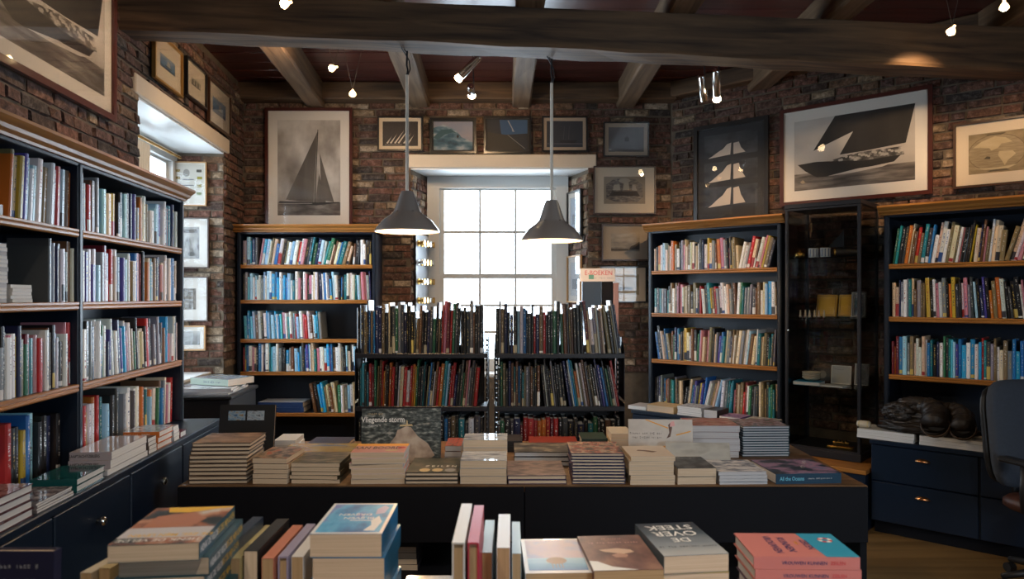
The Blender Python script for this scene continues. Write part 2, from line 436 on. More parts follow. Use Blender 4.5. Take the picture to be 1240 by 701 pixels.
# reveal of the side window that faces into the room, splayed reveals of the window behind
REV = Matrix(((0, 1, 0, 3.574), (-1, 0, 0, .5), (0, 0, 1, 0), (0, 0, 0, 1)))     # in wall_left coordinates
rv = link('reveal', None, wall_left, I4); WM['reveal'] = LW
mbx = MB(); mbx.box(3.570, 3.574, .0, .5, .95, 2.83); o = mbx.build('reveal_face', MORTAR, wall_left)
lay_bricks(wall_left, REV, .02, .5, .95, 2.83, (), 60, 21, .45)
bpy.data.objects.remove(rv)
def splay(a, b, name):
    mb = MB(); pts = [(a[0], a[1] - 6.6), (b[0], b[1] - 6.6), (a[0], b[1] - 6.6)]
    mb.extr(pts, .86, 2.80, axis=2); return mb.build(name, MORTAR, wall_back)
sp1 = splay((-.94, 6.6), (-.828, 7.06), 'reveal_face'); sp2 = splay((.706, 6.6), (.549, 7.06), 'reveal_face')
S1 = frame(-.94, 6.6, .112, .46); S2 = frame(.549, 7.06, .157, -.46)
WM['wall_back'] = BW
IB = BW.inverted()
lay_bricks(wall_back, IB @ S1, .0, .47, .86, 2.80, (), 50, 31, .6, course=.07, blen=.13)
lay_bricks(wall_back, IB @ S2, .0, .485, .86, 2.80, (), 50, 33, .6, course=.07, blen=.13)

# lintels and soffits --------------------------------------------
def lintel(name, M, x0, x1, z0, z1, hole, depth):
    e = tag(link(name, None, None, M), kind='structure')
    mb = MB(); mb.bevbox(x0, x1, -.03, .10, z0, z1, .008); mb.build('lintel_board', CREAMP, e)
    mb = MB(); mb.box(hole[0] - .02, hole[1] + .02, .0, depth, z0 - .012, z0); mb.build('soffit', WHITEP, e)
    return e
lintel('trim_1', BW, on(BW, 495)[0], on(BW, 722)[0], 2.80, 2.925, BHOLE, .5)
lintel('trim_2', LW, 1.79, 3.64, 2.83, 2.95, LHOLE, .5)
# windows ----------------------------------------------------------
def window(name, M, x0, x1, z0, z1, cols, rows_up, rows_low, case=.12, split=.5, mat=SASHP):
    e = tag(link(name, None, None, M), kind='structure')
    mb = MB(); mb.ring(x0, x1, z0, z1, case, -.02, .08); mb.build('window_frame', mat, e)
    a, b, c, d = x0 + case, x1 - case, z0 + case * .6, z1 - case * .75
    zm = c + (d - c) * split
    for (s0, s1, rows, yy) in ((zm - .02, d, rows_up, .02), (c, zm + .02, rows_low, -.01)):
        sash = link('sash', None, e)
        mb = MB(); mb.ring(a, b, s0, s1, .045, yy, yy + .04); mb.build('sash_frame', mat, sash)
        ia, ib, i0, i1 = a + .045, b - .045, s0 + .045, s1 - .045
        for k in range(1, cols):
            xx = ia + (ib - ia) * k / cols; mb = MB(); mb.bevbox(xx - .013, xx + .013, yy + .004, yy + .036, i0, i1, .004); mb.build('muntin', mat, sash)
        for k in range(1, rows):
            zz = i0 + (i1 - i0) * k / rows; mb = MB(); mb.bevbox(ia, ib, yy + .002, yy + .038, zz - .013, zz + .013, .004); mb.build('muntin', mat, sash)
        for p in range(cols):
            for q in range(rows):
                mb = MB(); mb.box(ia + (ib - ia) * p / cols, ia + (ib - ia) * (p + 1) / cols, yy + .018, yy + .021, i0 + (i1 - i0) * q / rows, i0 + (i1 - i0) * (q + 1) / rows); mb.build('pane', PANE, sash)
    mb = MB(); mb.bevbox(x0 - .02, x1 + .02, -.30, .06, z0 - .04, z0, .006); mb.build('window_sill', WHITEP, e)
    return e
window('window_1', frame(0, 6.98, 1, 0), -.832, .552, .88, 2.79, 3, 2, 3, split=.49)
window('window_2', LW @ T((0, .40, 0)), 1.89, 3.57, .97, 2.82, 3, 2, 3, case=.09)
window('window_3', RR @ T((0, .3, 0)), 1.2, 2.9, .95, 2.5, 3, 2, 3)
window('window_4', RS @ T((0, .3, 0)), 2.2, 3.6, 1.0, 2.8, 3, 2, 3)
CURTAIN = plain('curtain_linen', (.62, .58, .50), .8)
e = thing('curtain', 'pale linen curtain hanging at the side window behind the bookcase', 'curtain', LW @ T((2.62, .30, 1.0)))
mb = MB(); n = 40; vs = []
for k in range(n + 1):
    xx = -.16 + .32 * k / n; yy = .02 * math.sin(k * 1.25)
    vs += [(xx, yy, 0), (xx, yy, 1.72)]
mb.add(vs, [(2 * k, 2 * k + 2, 2 * k + 3, 2 * k + 1) for k in range(n)]); o = mb.build('cloth', CURTAIN, e, smooth=True)
o.modifiers.new('thick', 'SOLIDIFY').thickness = .003
mb = MB(); mb.tube([(-.75, .0, 1.75), (.8, .0, 1.75)], .012); mb.build('curtain_rod', BRASS, e)

# beams -------------------------------------------------------------
BA, BB = Vector((-2.36, 4.06)), Vector((3.80, 4.68)); bd = (BB - BA); BLEN = bd.length
MBM = frame(BA.x, BA.y, bd.x, bd.y)
mb = MB(); n = 24; ri = random.Random(4); vs = []; fs = []
for k in range(n + 1):
    x = BLEN * k / n; w1 = ri.uniform(-.006, .006); w2 = ri.uniform(-.006, .006)
    dz = -.075 * (k / n) ** 1.5
    vs += [(x, w1, 3.158 + w2 + dz), (x, .012 + w1, 3.142 + w2 + dz), (x, .212 + w1, 3.142 - w2 + dz), (x, .224 - w2, 3.158 + dz), (x, .224, 3.36), (x, w2, 3.36)]
for k in range(n):
    for a in range(6): fs.append((6 * k + a, 6 * k + (a + 1) % 6, 6 * k + 6 + (a + 1) % 6, 6 * k + 6 + a))
fs += [tuple(range(6)), tuple(range(6 * n + 5, 6 * n - 1, -1))]
mb.add(vs, fs); beam = tag(mb.build('ceiling_beam', BEAMM, None, MBM), kind='structure')
def joist(xa, ya, xb, yb, z0=3.36, wd=.17):
    d = Vector((xb - xa, yb - ya)); L = d.length; M = frame(xa, ya, d.x, d.y); mb = MB(); ri = random.Random(int(xa * 100)); vs = []; fs = []; n = 20
    for k in range(n + 1):
        x = L * k / n; j = [ri.uniform(-.005, .005) for _ in range(4)]
        vs += [(x, -wd / 2 + j[0], z0 + .012), (x, -wd / 2 + .014, z0 + j[1]), (x, wd / 2 - .014, z0 + j[2]), (x, wd / 2 + j[3], z0 + .012), (x, wd / 2, ZTOP), (x, -wd / 2, ZTOP)]
    for k in range(n):
        for a in range(6): fs.append((6 * k + a, 6 * k + (a + 1) % 6, 6 * k + 6 + (a + 1) % 6, 6 * k + 6 + a))
    fs += [tuple(range(6)), tuple(range(6 * n + 5, 6 * n - 1, -1))]
    mb.add(vs, fs)
    return tag(mb.build('ceiling_joist', wood('old_joist_x', (.085, .05, .026), (.20, .125, .068), .75, axis=0, scale=4, bump=.5), None, M), kind='structure')
for xn, xf in ((-1.20, -1.82), (-.62, -.85), (.18, .085), (1.10, 1.05), (2.0, 2.10), (2.9, 3.3)):
    yf = 6.62
    if xf > 1.47: yf = min(6.62, 6.62 - (xf - 1.47) * .881 + .02)
    joist(xn, -1.7, xf, yf)
mb = MB(); mb.bevbox(-2.5, 1.5, -.16, .02, 3.40, ZTOP, .01); tag(mb.build('trim_3', BEAMM, None, BW), kind='structure')
mb = MB(); mb.bevbox(-.1, 4.2, -.14, .02, 3.42, ZTOP, .01); tag(mb.build('trim_4', BEAMM, None, RW), kind='structure')
#PART3
# ------------------------------------------------------------------ bookcases and cabinets
def bookcase(label, M, x0, x1, posts, shelves, base_z, depth, top=2.24, edge=OAK, paint=NAVY):
    e = thing('bookcase', label, 'bookcase', M @ T(((x0 + x1) / 2, 0, base_z)), 'bookcases')
    off = T((-(x0 + x1) / 2, 0, -base_z))
    pt = .034
    ps = [x0] + list(posts) + [x1]
    for i, x in enumerate(ps):
        a = x if i == 0 else x - pt if i == len(ps) - 1 else x - pt / 2
        mb = MB(); mb.bevbox(a, a + pt, 0, depth, base_z, top - .065, .003); mb.bevbox(a + .006, a + pt - .006, -.006, .004, base_z, top - .07, .002); mb.build('upright', paint, e, off)
    mb = MB(); mb.box(x0 + .01, x1 - .01, depth, depth + .008, base_z, top - .065); mb.build('back_panel', paint, e, off)
    mb = MB(); mb.bevbox(x0, x1, .0, depth, top - .082, top - .065, .003); mb.build('top_panel', paint, e, off)
    for i in range(len(ps) - 1):
        a = ps[i] + (pt if i == 0 else pt / 2); b = ps[i + 1] - (pt if i == len(ps) - 2 else pt / 2)
        for z in shelves:
            mb = MB(); mb.box(a, b, .012, depth, z - .022, z); s = mb.build('shelf', paint, e, off)
            mb = MB(); mb.extr([(.012, z), (.012, z - .034), (.002, z - .034), (-.004, z - .028), (-.004, z - .02), (.0, z - .016), (-.005, z - .010), (-.005, z - .002), (-.002, z)], a, b, 0); mb.build('shelf_edge', edge, s)
    pr = [(depth, top - .065), (-.008, top - .065), (-.012, top - .055), (-.03, top - .045), (-.036, top - .032), (-.05, top - .022), (-.062, top - .012), (-.062, top), (depth, top)]
    mb = MB(); mb.extr(pr, x0 - .03, x1 + .03, 0); mb.build('cornice', edge, e, off)
    return e
def cabinet(label, M, x0, x1, h, front, depth, doors, pull='knob', paint=NAVY2, drawers=False, toe=.09):
    e = thing('base_cabinet', label, 'cabinet', M @ T(((x0 + x1) / 2, 0, 0)), 'low cabinets under the bookcases')
    off = T((-(x0 + x1) / 2, 0, 0))
    mb = MB(); mb.box(x0, x1, front + .022, depth, toe, h - .03); mb.build('carcass', paint, e, off)
    mb = MB(); mb.box(x0 + .01, x1 - .01, front + .07, depth - .02, 0, toe); mb.build('plinth', BLACKW, e, off)
    mb = MB(); mb.bevbox(x0 - .005, x1 + .005, front - .008, depth, h - .03, h, .004); mb.build('worktop', paint, e, off)
    for i in range(doors):
        a = x0 + (x1 - x0) * i / doors + .006; b = x0 + (x1 - x0) * (i + 1) / doors - .006
        zs = [(toe + .005, h - .036)] if not drawers else [(toe + .005, toe + (h - toe) * .5 - .005), (toe + (h - toe) * .5 + .003, h - .036)]
        for z0, z1 in zs:
            mb = MB(); mb.bevbox(a, b, front, front + .022, z0, z1, .004); d = mb.build('drawer' if drawers else 'door', paint, e, off)
            cx, cz = (a + b) / 2, z1 - (.11 if not drawers else .075)
            if pull == 'knob':
                mb = MB(); mb.lathe([(.004, 0), (.007, .002), (.006, .010), (.014, .016), (.019, .024), (.017, .031), (.008, .035), (.0005, .036)], 16, T((cx, front, cz)) @ RX(90)); o = mb.build('knob', CHROME, d, smooth=True)
            else:
                mb = MB(); vs = []; fs = []; n = 10; r_ = 6
                for i2 in range(n + 1):
                    for k in range(r_ + 1):
                        aa = math.pi * i2 / n; bb = math.pi / 2 * k / r_
                        vs.append((cx - .045 * math.cos(aa) * math.sin(bb * .999 + .001) if False else cx - .045 * math.cos(aa), front - .024 * math.sin(aa) * math.sin(bb + .0), cz + .022 * math.sin(aa) * math.cos(bb)))
                for i2 in range(n):
                    for k in range(r_): fs.append((i2 * (r_ + 1) + k, i2 * (r_ + 1) + k + 1, (i2 + 1) * (r_ + 1) + k + 1, (i2 + 1) * (r_ + 1) + k))
                mb.add(vs, fs); o = mb.build('cup_handle', COPPER, d, smooth=True); o.modifiers.new('t', 'SOLIDIFY').thickness = .002
    return e
LSH = [1.89, 1.58, 1.230]
bookcase('tall navy bookcase along the side wall, oak cornice, nearest to the viewer', LF, -.65, 1.741, [.545], LSH, .87, .30)
cabinet('navy low cabinet with chrome knobs under the side wall bookcase', LF, -.65, 1.78, .87, -.20, .30, 4)
BSH = [1.888, 1.578, 1.232, .944, .579]
bookcase('navy bookcase with orange oak shelf edges under the tall yacht print', BF, -2.43, -1.20, [], BSH, .06, .30)
RSH = [1.832, 1.464, 1.062]
bookcase('navy bookcase with oak cornice between the back wall and the glass cabinet', RF, .0, 1.17, [], RSH, .64, .34)
cabinet('navy low cabinet under the bookcase beside the glass cabinet, books lying on it', RF, -.02, 1.18, .64, -.24, .34, 2, 'cup', drawers=True)
bookcase('navy bookcase with oak cornice below the framed world map', RF, 1.89, 3.10, [], RSH, .64, .34)
cabinet('dark navy drawer cabinet with copper cup pulls, brown coat heaped on top', RF, 1.87, 3.12, .64, -.26, .34, 2, 'cup', drawers=True)
# plinth under the glass cabinet
mb = MB(); mb.bevbox(1.20, 1.85, -.30, .40, 0, .40, .004)
e = thing('wooden_plinth', 'low wooden plinth under the glass cabinet', 'plinth', RF); mb.build('plinth_body', NAVY2, e)
mb = MB(); mb.bevbox(1.19, 1.86, -.32, .40, .40, .43, .004); mb.build('plinth_top', OAK, e)

# display table -------------------------------------------------------
TZ = .73
e = thing('display_table', 'long black display table covered in book stacks', 'table', T((0, 3.8, 0)))
TX0, TX1, TY0, TY1 = -1.545, 1.645, -.52, .50
mb = MB(); mb.bevbox(TX0, TX1, TY0, TY1, TZ - .03, TZ, .004); mb.build('table_top', wood('table_oak', (.10, .05, .02), (.20, .105, .045), .5), e)
for a, b in ((TX0 + .005, .055), (.059, TX1 - .005)):
    mb = MB(); mb.bevbox(a, b, TY0 - .012, TY0 + .012, .47, TZ - .004, .003); mb.build('front_panel', BLACKW, e)
for x in (TX0, .04, TX1 - .03):
    mb = MB(); mb.box(x, x + .03, TY0 + .013, TY1, 0, TZ - .03); mb.build('leg_panel', BLACKW, e)
mb = MB(); mb.box(TX0 + .03, TX1 - .03, TY0 + .03, TY1 - .02, .26, .285); mb.build('lower_shelf', BLACKW, e)
# counter in front ------------------------------------------------------
CZ = .90
e = thing('front_counter', 'book counter closest to the viewer, mostly below the view', 'table', T((0, 1.42, 0)))
mb = MB(); mb.bevbox(-1.15, 1.0, -.42, .32, CZ - .04, CZ, .004); mb.build('counter_top', OAKD, e)
mb = MB(); mb.box(-1.1, .95, -.38, .28, .08, CZ - .04); mb.build('counter_body', BLACKW, e)
mb = MB(); mb.box(-1.06, .91, -.34, .24, 0, .08); mb.build('counter_plinth', BLACK, e)

# free-standing racks -----------------------------------------------------
PERF = plain('rack_paint', (.004, .005, .010), .45)
def rack(label, x0, x1, Y, shelves, top):
    e = thing('book_rack', label, 'book rack', T(((x0 + x1) / 2, Y, 0)), 'free-standing racks before the window'); hw = (x1 - x0) / 2
    for s in (-1, 1):
        mb = MB()                                   # perforated steel post
        a = s * (hw - .012); vs = []
        z = .0
        mb2 = MB(); mb2.box(a - .012, a - .004, .22, .25, 0, top); mb2.build('post_rail', PERF, e)
        mb2 = MB(); mb2.box(a + .004, a + .012, .22, .25, 0, top); mb2.build('post_rail', PERF, e)
        while z < top - .02:
            mb.box(a - .0045, a + .0045, .222, .248, z, z + .014); z += .032
        tag(mb.build('post_rungs', PERF, e), kind='stuff')
        mb = MB(); mb.bevbox(s * (hw - .025) - .012, s * (hw - .025) + .012, -.01, .24, .0, .02, .002); mb.build('foot', PERF, e)
    for z in shelves:
        mb = MB(); mb.bevbox(-hw + .004, hw - .004, 0, .22, z - .012, z, .002); s = mb.build('shelf', PERF, e)
        mb = MB(); mb.bevbox(-hw + .004, hw - .004, -.006, .006, z - .026, z + .004, .002); mb.build('shelf_lip', PERF, s)
        if z < top - .2:
            pass
    mb = MB(); mb.box(-hw + .03, hw - .03, .225, .235, .04, shelves[0] + .04); mb.build('back_panel', PERF, e)
    for s in (-1, 1):
        mb = MB(); mb.extr([(.0, shelves[1] - .30), (.22, shelves[1] - .30), (.22, shelves[1] + .02), (.0, shelves[1] + .02)], s * (hw - .004) - .0015, s * (hw - .004) + .0015, 0); mb.build('end_plate', PERF, e)
        mb = MB(); mb.extr([(.0, shelves[1] + .04), (.22, shelves[1] + .04), (.22, shelves[0] + .10), (.12, shelves[0] + .10), (.0, shelves[0] + .02)], s * (hw - .004) - .0015, s * (hw - .004) + .0015, 0); mb.build('end_plate', PERF, e)
    return e
RKY = 4.42
KSH = [1.247, .918, .60]
K1 = ((429 - 620) / F * RKY, (591 - 620) / F * RKY); K2 = ((598 - 620) / F * RKY, (757 - 620) / F * RKY)
rack('dark steel book rack before the window, under the hanging lamp nearest the yacht print', K1[0], K1[1], RKY, KSH, 1.36)
rack('dark steel book rack before the window, beside the e-book sign', K2[0], K2[1], RKY, KSH, 1.36)

# ------------------------------------------------------------------ books on shelves
PAL = {'w': ((.80, .79, .77), 'white'), 'c': ((.68, .55, .38), 'cream'), 'b': ((.02, .16, .42), 'blue'), 'B': ((.02, .30, .58), 'bright blue'), 't': ((.015, .20, .24), 'teal'), 'n': ((.012, .018, .075), 'navy'),
       'k': ((.012, .011, .012), 'black'), 'r': ((.45, .025, .025), 'red'), 'm': ((.16, .015, .025), 'maroon'), 'p': ((.55, .22, .28), 'pink'), 'y': ((.58, .40, .04), 'yellow'), 'o': ((.55, .15, .02), 'orange'),
       'g': ((.03, .15, .07), 'green'), 'd': ((.05, .052, .058), 'dark grey'), 's': ((.22, .23, .26), 'grey'), 'l': ((.34, .58, .75), 'pale blue'), 'v': ((.07, .055, .28), 'violet'), 'f': ((.15, .065, .03), 'brown'), 'e': ((.20, .145, .07), 'beige'),
       'C': ((.10, .50, .62), 'turquoise')}
m, N, L, b = nt('book_spine')
a1 = N.new('ShaderNodeAttribute'); a1.attribute_name = 'Col'; a2 = N.new('ShaderNodeAttribute'); a2.attribute_name = 'Col2'
uvn = N.new('ShaderNodeUVMap'); sep = N.new('ShaderNodeSeparateXYZ'); L.new(uvn.outputs[0], sep.inputs[0])
def mth(op, a, bb=None, c=None):
    n = N.new('ShaderNodeMath'); n.operation = op
    for i, x in enumerate((a, bb, c)):
        if x is None: continue
        if isinstance(x, (int, float)): n.inputs[i].default_value = x
        else: L.new(x, n.inputs[i])
    return n.outputs[0]
U_, V_ = sep.outputs[0], sep.outputs[1]
fu = mth('FRACT', U_); seed = mth('FLOOR', U_)
cmb = N.new('ShaderNodeCombineXYZ'); L.new(mth('MULTIPLY', fu, 2.2), cmb.inputs[0]); L.new(mth('MULTIPLY', V_, 46), cmb.inputs[1]); L.new(mth('MULTIPLY', seed, 7.13), cmb.inputs[2])
nz = N.new('ShaderNodeTexNoise'); nz.inputs['Scale'].default_value = 1; nz.inputs['Detail'].default_value = 2; L.new(cmb.outputs[0], nz.inputs[0])
letters = mth('GREATER_THAN', nz.outputs['Fac'], .57)
mid = mth('LESS_THAN', mth('ABSOLUTE', mth('SUBTRACT', fu, .5)), .20)
wn = N.new('ShaderNodeTexWhiteNoise'); wn.noise_dimensions = '1D'; L.new(seed, wn.inputs['W'])
lo = mth('ADD', .18, mth('MULTIPLY', wn.outputs[0], .25)); hi = mth('ADD', lo, .40)
inr = mth('MULTIPLY', mth('GREATER_THAN', V_, lo), mth('LESS_THAN', V_, hi))
top2 = mth('MULTIPLY', mth('GREATER_THAN', V_, .80), mth('LESS_THAN', V_, .93))
tx = mth('MULTIPLY', mth('MULTIPLY', letters, mid), mth('ADD', inr, top2))
wn2 = N.new('ShaderNodeTexWhiteNoise'); wn2.noise_dimensions = '1D'; L.new(mth('ADD', seed, 31.7), wn2.inputs['W'])
blk = mth('MULTIPLY', mth('GREATER_THAN', wn2.outputs[0], .62), mth('MULTIPLY', mth('LESS_THAN', V_, mth('MULTIPLY', wn.outputs[0], .45)), mth('GREATER_THAN', V_, .02)))
fac = mth('MINIMUM', mth('ADD', tx, blk), 1.0)
mx = N.new('ShaderNodeMixRGB'); L.new(fac, mx.inputs[0]); L.new(a1.outputs['Color'], mx.inputs[1]); L.new(a2.outputs['Color'], mx.inputs[2])
L.new(mx.outputs[0], b.inputs['Base Color']); b.inputs['Roughness'].default_value = .38; b.inputs['Coat Weight'].default_value = .25; b.inputs['Coat Roughness'].default_value = .15
SPINE = m
def book_geo(w, h, d):
    e = min(.0028, w * .22); O = [(-w / 2, d), (-w / 2, .005), (-w / 4, 0), (w / 4, 0), (w / 2, .005), (w / 2, d)]
    I = [(-w / 2 + e, d - .003), (-w / 2 + e, .008), (w / 2 - e, .008), (w / 2 - e, d - .003)]
    V = [(x, y, 0) for x, y in O] + [(x, y, h) for x, y in O] + [(x, y, h) for x, y in I] + [(x, y, h - .005) for x, y in I]
    Fc = [((0, 1, 7, 6), 0), ((1, 2, 8, 7), 1), ((2, 3, 9, 8), 2), ((3, 4, 10, 9), 3), ((4, 5, 11, 10), 0),
          ((6, 7, 13, 12), 0), ((7, 8, 9, 10, 14, 13), 0), ((10, 11, 15, 14), 0), ((16, 17, 18, 19), 9), ((12, 13, 17, 16), 0), ((13, 14, 18, 17), 0), ((14, 15, 19, 18), 0), ((0, 6, 12, 15, 11, 5), 9), ((5, 4, 3, 2, 1, 0), 0)]
    return V, Fc
SUV = {1: (0.02, .2), 2: (.2, .8), 3: (.8, .98)}
class Bag:                                     # collects book geometry with its colours
    def __init__(s): s.v = []; s.f = []; s.mi = []; s.c1 = []; s.c2 = []; s.uv = []
    def add(s, M, w, h, d, c1, c2, seed):
        V, Fc = book_geo(w, h, d); o = len(s.v); s.v += [tuple(M @ Vector(p)) if M else p for p in V]
        for f, t in Fc:
            s.f.append([i + o for i in f]); s.mi.append(1 if t == 9 else 0)
            for n in range(len(f)):
                s.c1.append((*c1, 1)); s.c2.append((*c2, 1))
            if t in SUV:
                a, b_ = SUV[t]; s.uv += [(seed + a, 0), (seed + b_, 0), (seed + b_, 1), (seed + a, 1)]
            else: s.uv += [(seed + .01, .0)] * len(f)
    def mesh(s, name):
        me = bpy.data.meshes.new(name); me.from_pydata(s.v, [], s.f); me.materials.append(SPINE); me.materials.append(pages('white'))
        me.polygons.foreach_set('material_index', s.mi)
        for nm, dat in (('Col', s.c1), ('Col2', s.c2)):
            at = me.color_attributes.new(nm, 'FLOAT_COLOR', 'CORNER'); at.data.foreach_set('color', [x for c in dat for x in c])
        u = me.uv_layers.new(name='UVMap'); u.data.foreach_set('uv', [x for c in s.uv for x in c])
        me.update(); return me
ALLB = []
rk = random.Random(99)
def row(M, x0, x1, z, segs, hmin, hmax, case, shelf, dim=1.0, dep=(.16, .22), setback=(.012, .03), fromright=False, ymin=None, wj=.45, groupname=None):
    """one shelf of books: segs = [(lean in degrees, letters), ...]; positive lean = top towards +x; '_' leaves a gap"""
    tot = 0; plan = []
    for ang, let in segs:
        for ch in let: plan.append((ang, ch, rk.uniform(1 - wj, 1 + wj)))
    items = []
    for ang, ch, wv in plan:
        h = rk.uniform(hmin, hmax)
        if rk.random() < .22: h *= rk.uniform(.80, .93)
        items.append([ang, ch, wv, h])
    tn = lambda q: math.tan(math.radians(q))
    ext = []
    for i in range(len(items) + 1):              # room a leaning book needs beside its neighbour or the end of the shelf
        pa, ph = (items[i - 1][0], items[i - 1][3]) if i else (0, 9)
        na, nh = (items[i][0], items[i][3]) if i < len(items) else (0, 9)
        ext.append(max(0, min(ph, nh) * (tn(pa) - tn(na))) + (.001 if pa != na else 0))
    lean_extra = sum(ext)
    units = sum(wv / math.cos(math.radians(a)) for a, ch, wv, h in items); sc = (x1 - x0 - lean_extra) / units
    x = x0; n = 0; tot = sum(1 for it in items if it[1] != '_')
    for i, (ang, ch, wv, h) in enumerate(items):
        wd = wv * sc; ca = math.cos(math.radians(ang))
        x += ext[i]
        step = wd / ca
        if ch != '_':
            n += 1
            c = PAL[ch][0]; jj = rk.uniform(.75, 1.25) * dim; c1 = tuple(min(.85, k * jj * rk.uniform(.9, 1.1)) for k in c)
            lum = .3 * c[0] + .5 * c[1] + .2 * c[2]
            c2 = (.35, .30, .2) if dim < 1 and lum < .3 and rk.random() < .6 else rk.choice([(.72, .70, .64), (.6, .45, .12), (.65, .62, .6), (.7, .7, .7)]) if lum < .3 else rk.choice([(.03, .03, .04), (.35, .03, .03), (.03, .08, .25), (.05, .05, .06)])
            d = rk.uniform(*dep); sb = rk.uniform(*setback); w_ = wd * .965
            ww = Matrix.Rotation(math.radians(ang), 4, 'Y')
            if ang < 0: B = M @ T((x, sb, z)) @ ww @ T((w_ / 2, 0, .0006))
            elif ang > 0: B = M @ T((x + w_ / ca, sb, z)) @ ww @ T((-w_ / 2, 0, .0006))
            else: B = M @ T((x + wd / 2, sb, z + .0006))
            k = (tot - n + 1) if fromright else n
            cw = B @ Vector((0, 0, h / 2)); u, v = px(cw)
            nrm = B.to_3x3() @ Vector((0, -1, 0)); vd = (Vector((0, 0, ZC)) - cw).normalized()
            area = w_ * h * max(.05, nrm.dot(vd)) / cw.length_squared
            vis = cw.y > .5 and 2 < u < 1238 and 0 < v < 690
            ALLB.append((vis, area, B, w_, h, d, c1, c2, '%s book, %s from %s, %s shelf, %s' % (PAL[ch][1], ordinal(k), 'right' if fromright else 'left', shelf, case), groupname or ('books on the ' + shelf + ' shelf, ' + case)))
        x += step
CL = 'side wall bookcase'
row(LF, .565, 1.70, 1.89, [(0, 'lwsrfsnlwcykkldnvs'), (0, 'nowewllvwwtrtnw')], .20, .255, 'far bay of side wall bookcase', 'top')
row(LF, .565, 1.70, 1.58, [(0, 'vwvwvwlsmsrcwlvlwcewbpmkecoctseknpcwwkwbbew')], .20, .262, 'far bay of side wall bookcase', 'second')
row(LF, .565, 1.70, 1.23, [(0, 'lwksknwwngwnv'), (-5, 'wswnvBwpmwegk'), (-4, 'wcwkrsksksk'), (0, 'dfeBpwwkw')], .19, .27, 'far bay of side wall bookcase', 'third')
row(LF, .565, 1.70, .872, [(0, 'lprywwortlBkwdlsBwwdwwwokt'), (3, 'wlowgwbfeslcpwr')], .22, .285, 'far bay of side wall bookcase', 'lowest', setback=(.02, .05))
row(LF, -.55, -.25, 1.89, [(0, 'kdkffe')], .20, .25, 'near bay of side wall bookcase', 'top', fromright=True, groupname='books hidden past the view')
row(LF, .08, .525, 1.89, [(4, 'oecy'), (4, 'vlwlwnewm'), (2, 'rlcfo')], .21, .257, 'near bay of side wall bookcase', 'top', fromright=True)
row(LF, .34, .525, 1.58, [(0, 'ddsnwekwvwf'), (0, 'ew')], .20, .262, 'near bay of side wall bookcase', 'second', fromright=True)
row(LF, -.28, .525, 1.23, [(0, 'kdrgnekwtltsw'), (0, 'tlwcskwwpwynegmtprpwfsklwvtdwpmr')], .19, .265, 'near bay of side wall bookcase', 'third', fromright=True)
row(LF, -.30, .525, .872, [(0, 'fefwf'), (0, 'efcBswsgcwvrkkybnlkkcnkk')], .22, .285, 'near bay of side wall bookcase', 'lowest', fromright=True, setback=(.05, .09))
CBK = 'bookcase under tall yacht print'
row(BF, -2.385, -1.245, 1.888, [(0, 'slBnd'), (9, 'pBlwecbwkewlw'), (10, 'rwpkdtgnlw'), (14, 'tgcfcbt'), (16, 'ec'), (4, 'fk'), (0, 'wwdk')], .205, .25, CBK, 'top', dep=(.15, .2))
row(BF, -2.385, -1.245, 1.578, [(0, 'dsClwlwwslwlwBbBwlBblwtwpkwpdpwcw'), (-3, 'nwbwsBlwk'), (0, 'bktwwwt'), (-3, 'lfppsn')], .20, .255, CBK, 'second', dep=(.15, .2))
row(BF, -2.385, -1.68, 1.232, [(-3, 'CbBClfwdwBltlBwBCpwtwslrlwp'), (-4, 'rwfwCBs')], .19, .255, CBK, 'third', dep=(.15, .2))
row(BF, -2.385, -1.245, .944, [(0, 'mtbwpckbwnwtClwskkBsf'), (-2, 'lBldbvBwctpwwlBvbewwsklwkwlwcwlws')], .20, .255, CBK, 'fourth', dep=(.15, .2))
row(BF, -1.80, -1.245, .579, [(-10, 'fkB'), (-8, 'Becfc'), (-2, 'gwslwcww'), (0, 'wwlk')], .22, .285, CBK, 'lowest', dep=(.15, .2))
F1 = T(((K1[0] + K1[1]) / 2, RKY, 0)); h1 = (K1[1] - K1[0]) / 2
F2 = T(((K2[0] + K2[1]) / 2, RKY, 0)); h2 = (K2[1] - K2[0]) / 2
C1, C2 = 'steel rack near tall yacht print', 'steel rack beside e-book sign'
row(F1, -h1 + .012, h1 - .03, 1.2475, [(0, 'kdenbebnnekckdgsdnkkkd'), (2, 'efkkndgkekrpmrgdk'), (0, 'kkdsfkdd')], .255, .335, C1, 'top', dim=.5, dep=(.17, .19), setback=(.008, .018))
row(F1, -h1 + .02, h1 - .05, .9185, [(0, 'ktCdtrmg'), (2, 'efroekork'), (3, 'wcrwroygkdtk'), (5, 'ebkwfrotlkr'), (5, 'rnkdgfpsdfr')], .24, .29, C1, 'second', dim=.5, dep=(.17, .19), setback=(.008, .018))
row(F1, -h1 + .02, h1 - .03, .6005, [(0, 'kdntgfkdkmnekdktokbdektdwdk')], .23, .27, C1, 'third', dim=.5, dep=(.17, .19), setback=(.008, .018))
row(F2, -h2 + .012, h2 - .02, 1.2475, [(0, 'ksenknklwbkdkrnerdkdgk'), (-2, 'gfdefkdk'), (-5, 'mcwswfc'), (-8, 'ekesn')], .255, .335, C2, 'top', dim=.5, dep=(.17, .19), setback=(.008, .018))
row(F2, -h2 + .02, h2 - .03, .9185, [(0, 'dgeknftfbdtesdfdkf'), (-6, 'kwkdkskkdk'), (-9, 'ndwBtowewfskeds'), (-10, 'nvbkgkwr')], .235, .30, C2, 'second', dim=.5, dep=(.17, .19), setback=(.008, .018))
row(F2, -h2 + .02, h2 - .03, .6005, [(0, 'dgkdnmrrroormrkdkdnktgdkfkd')], .22, .25, C2, 'third', dim=.5, dep=(.17, .19), setback=(.008, .018))
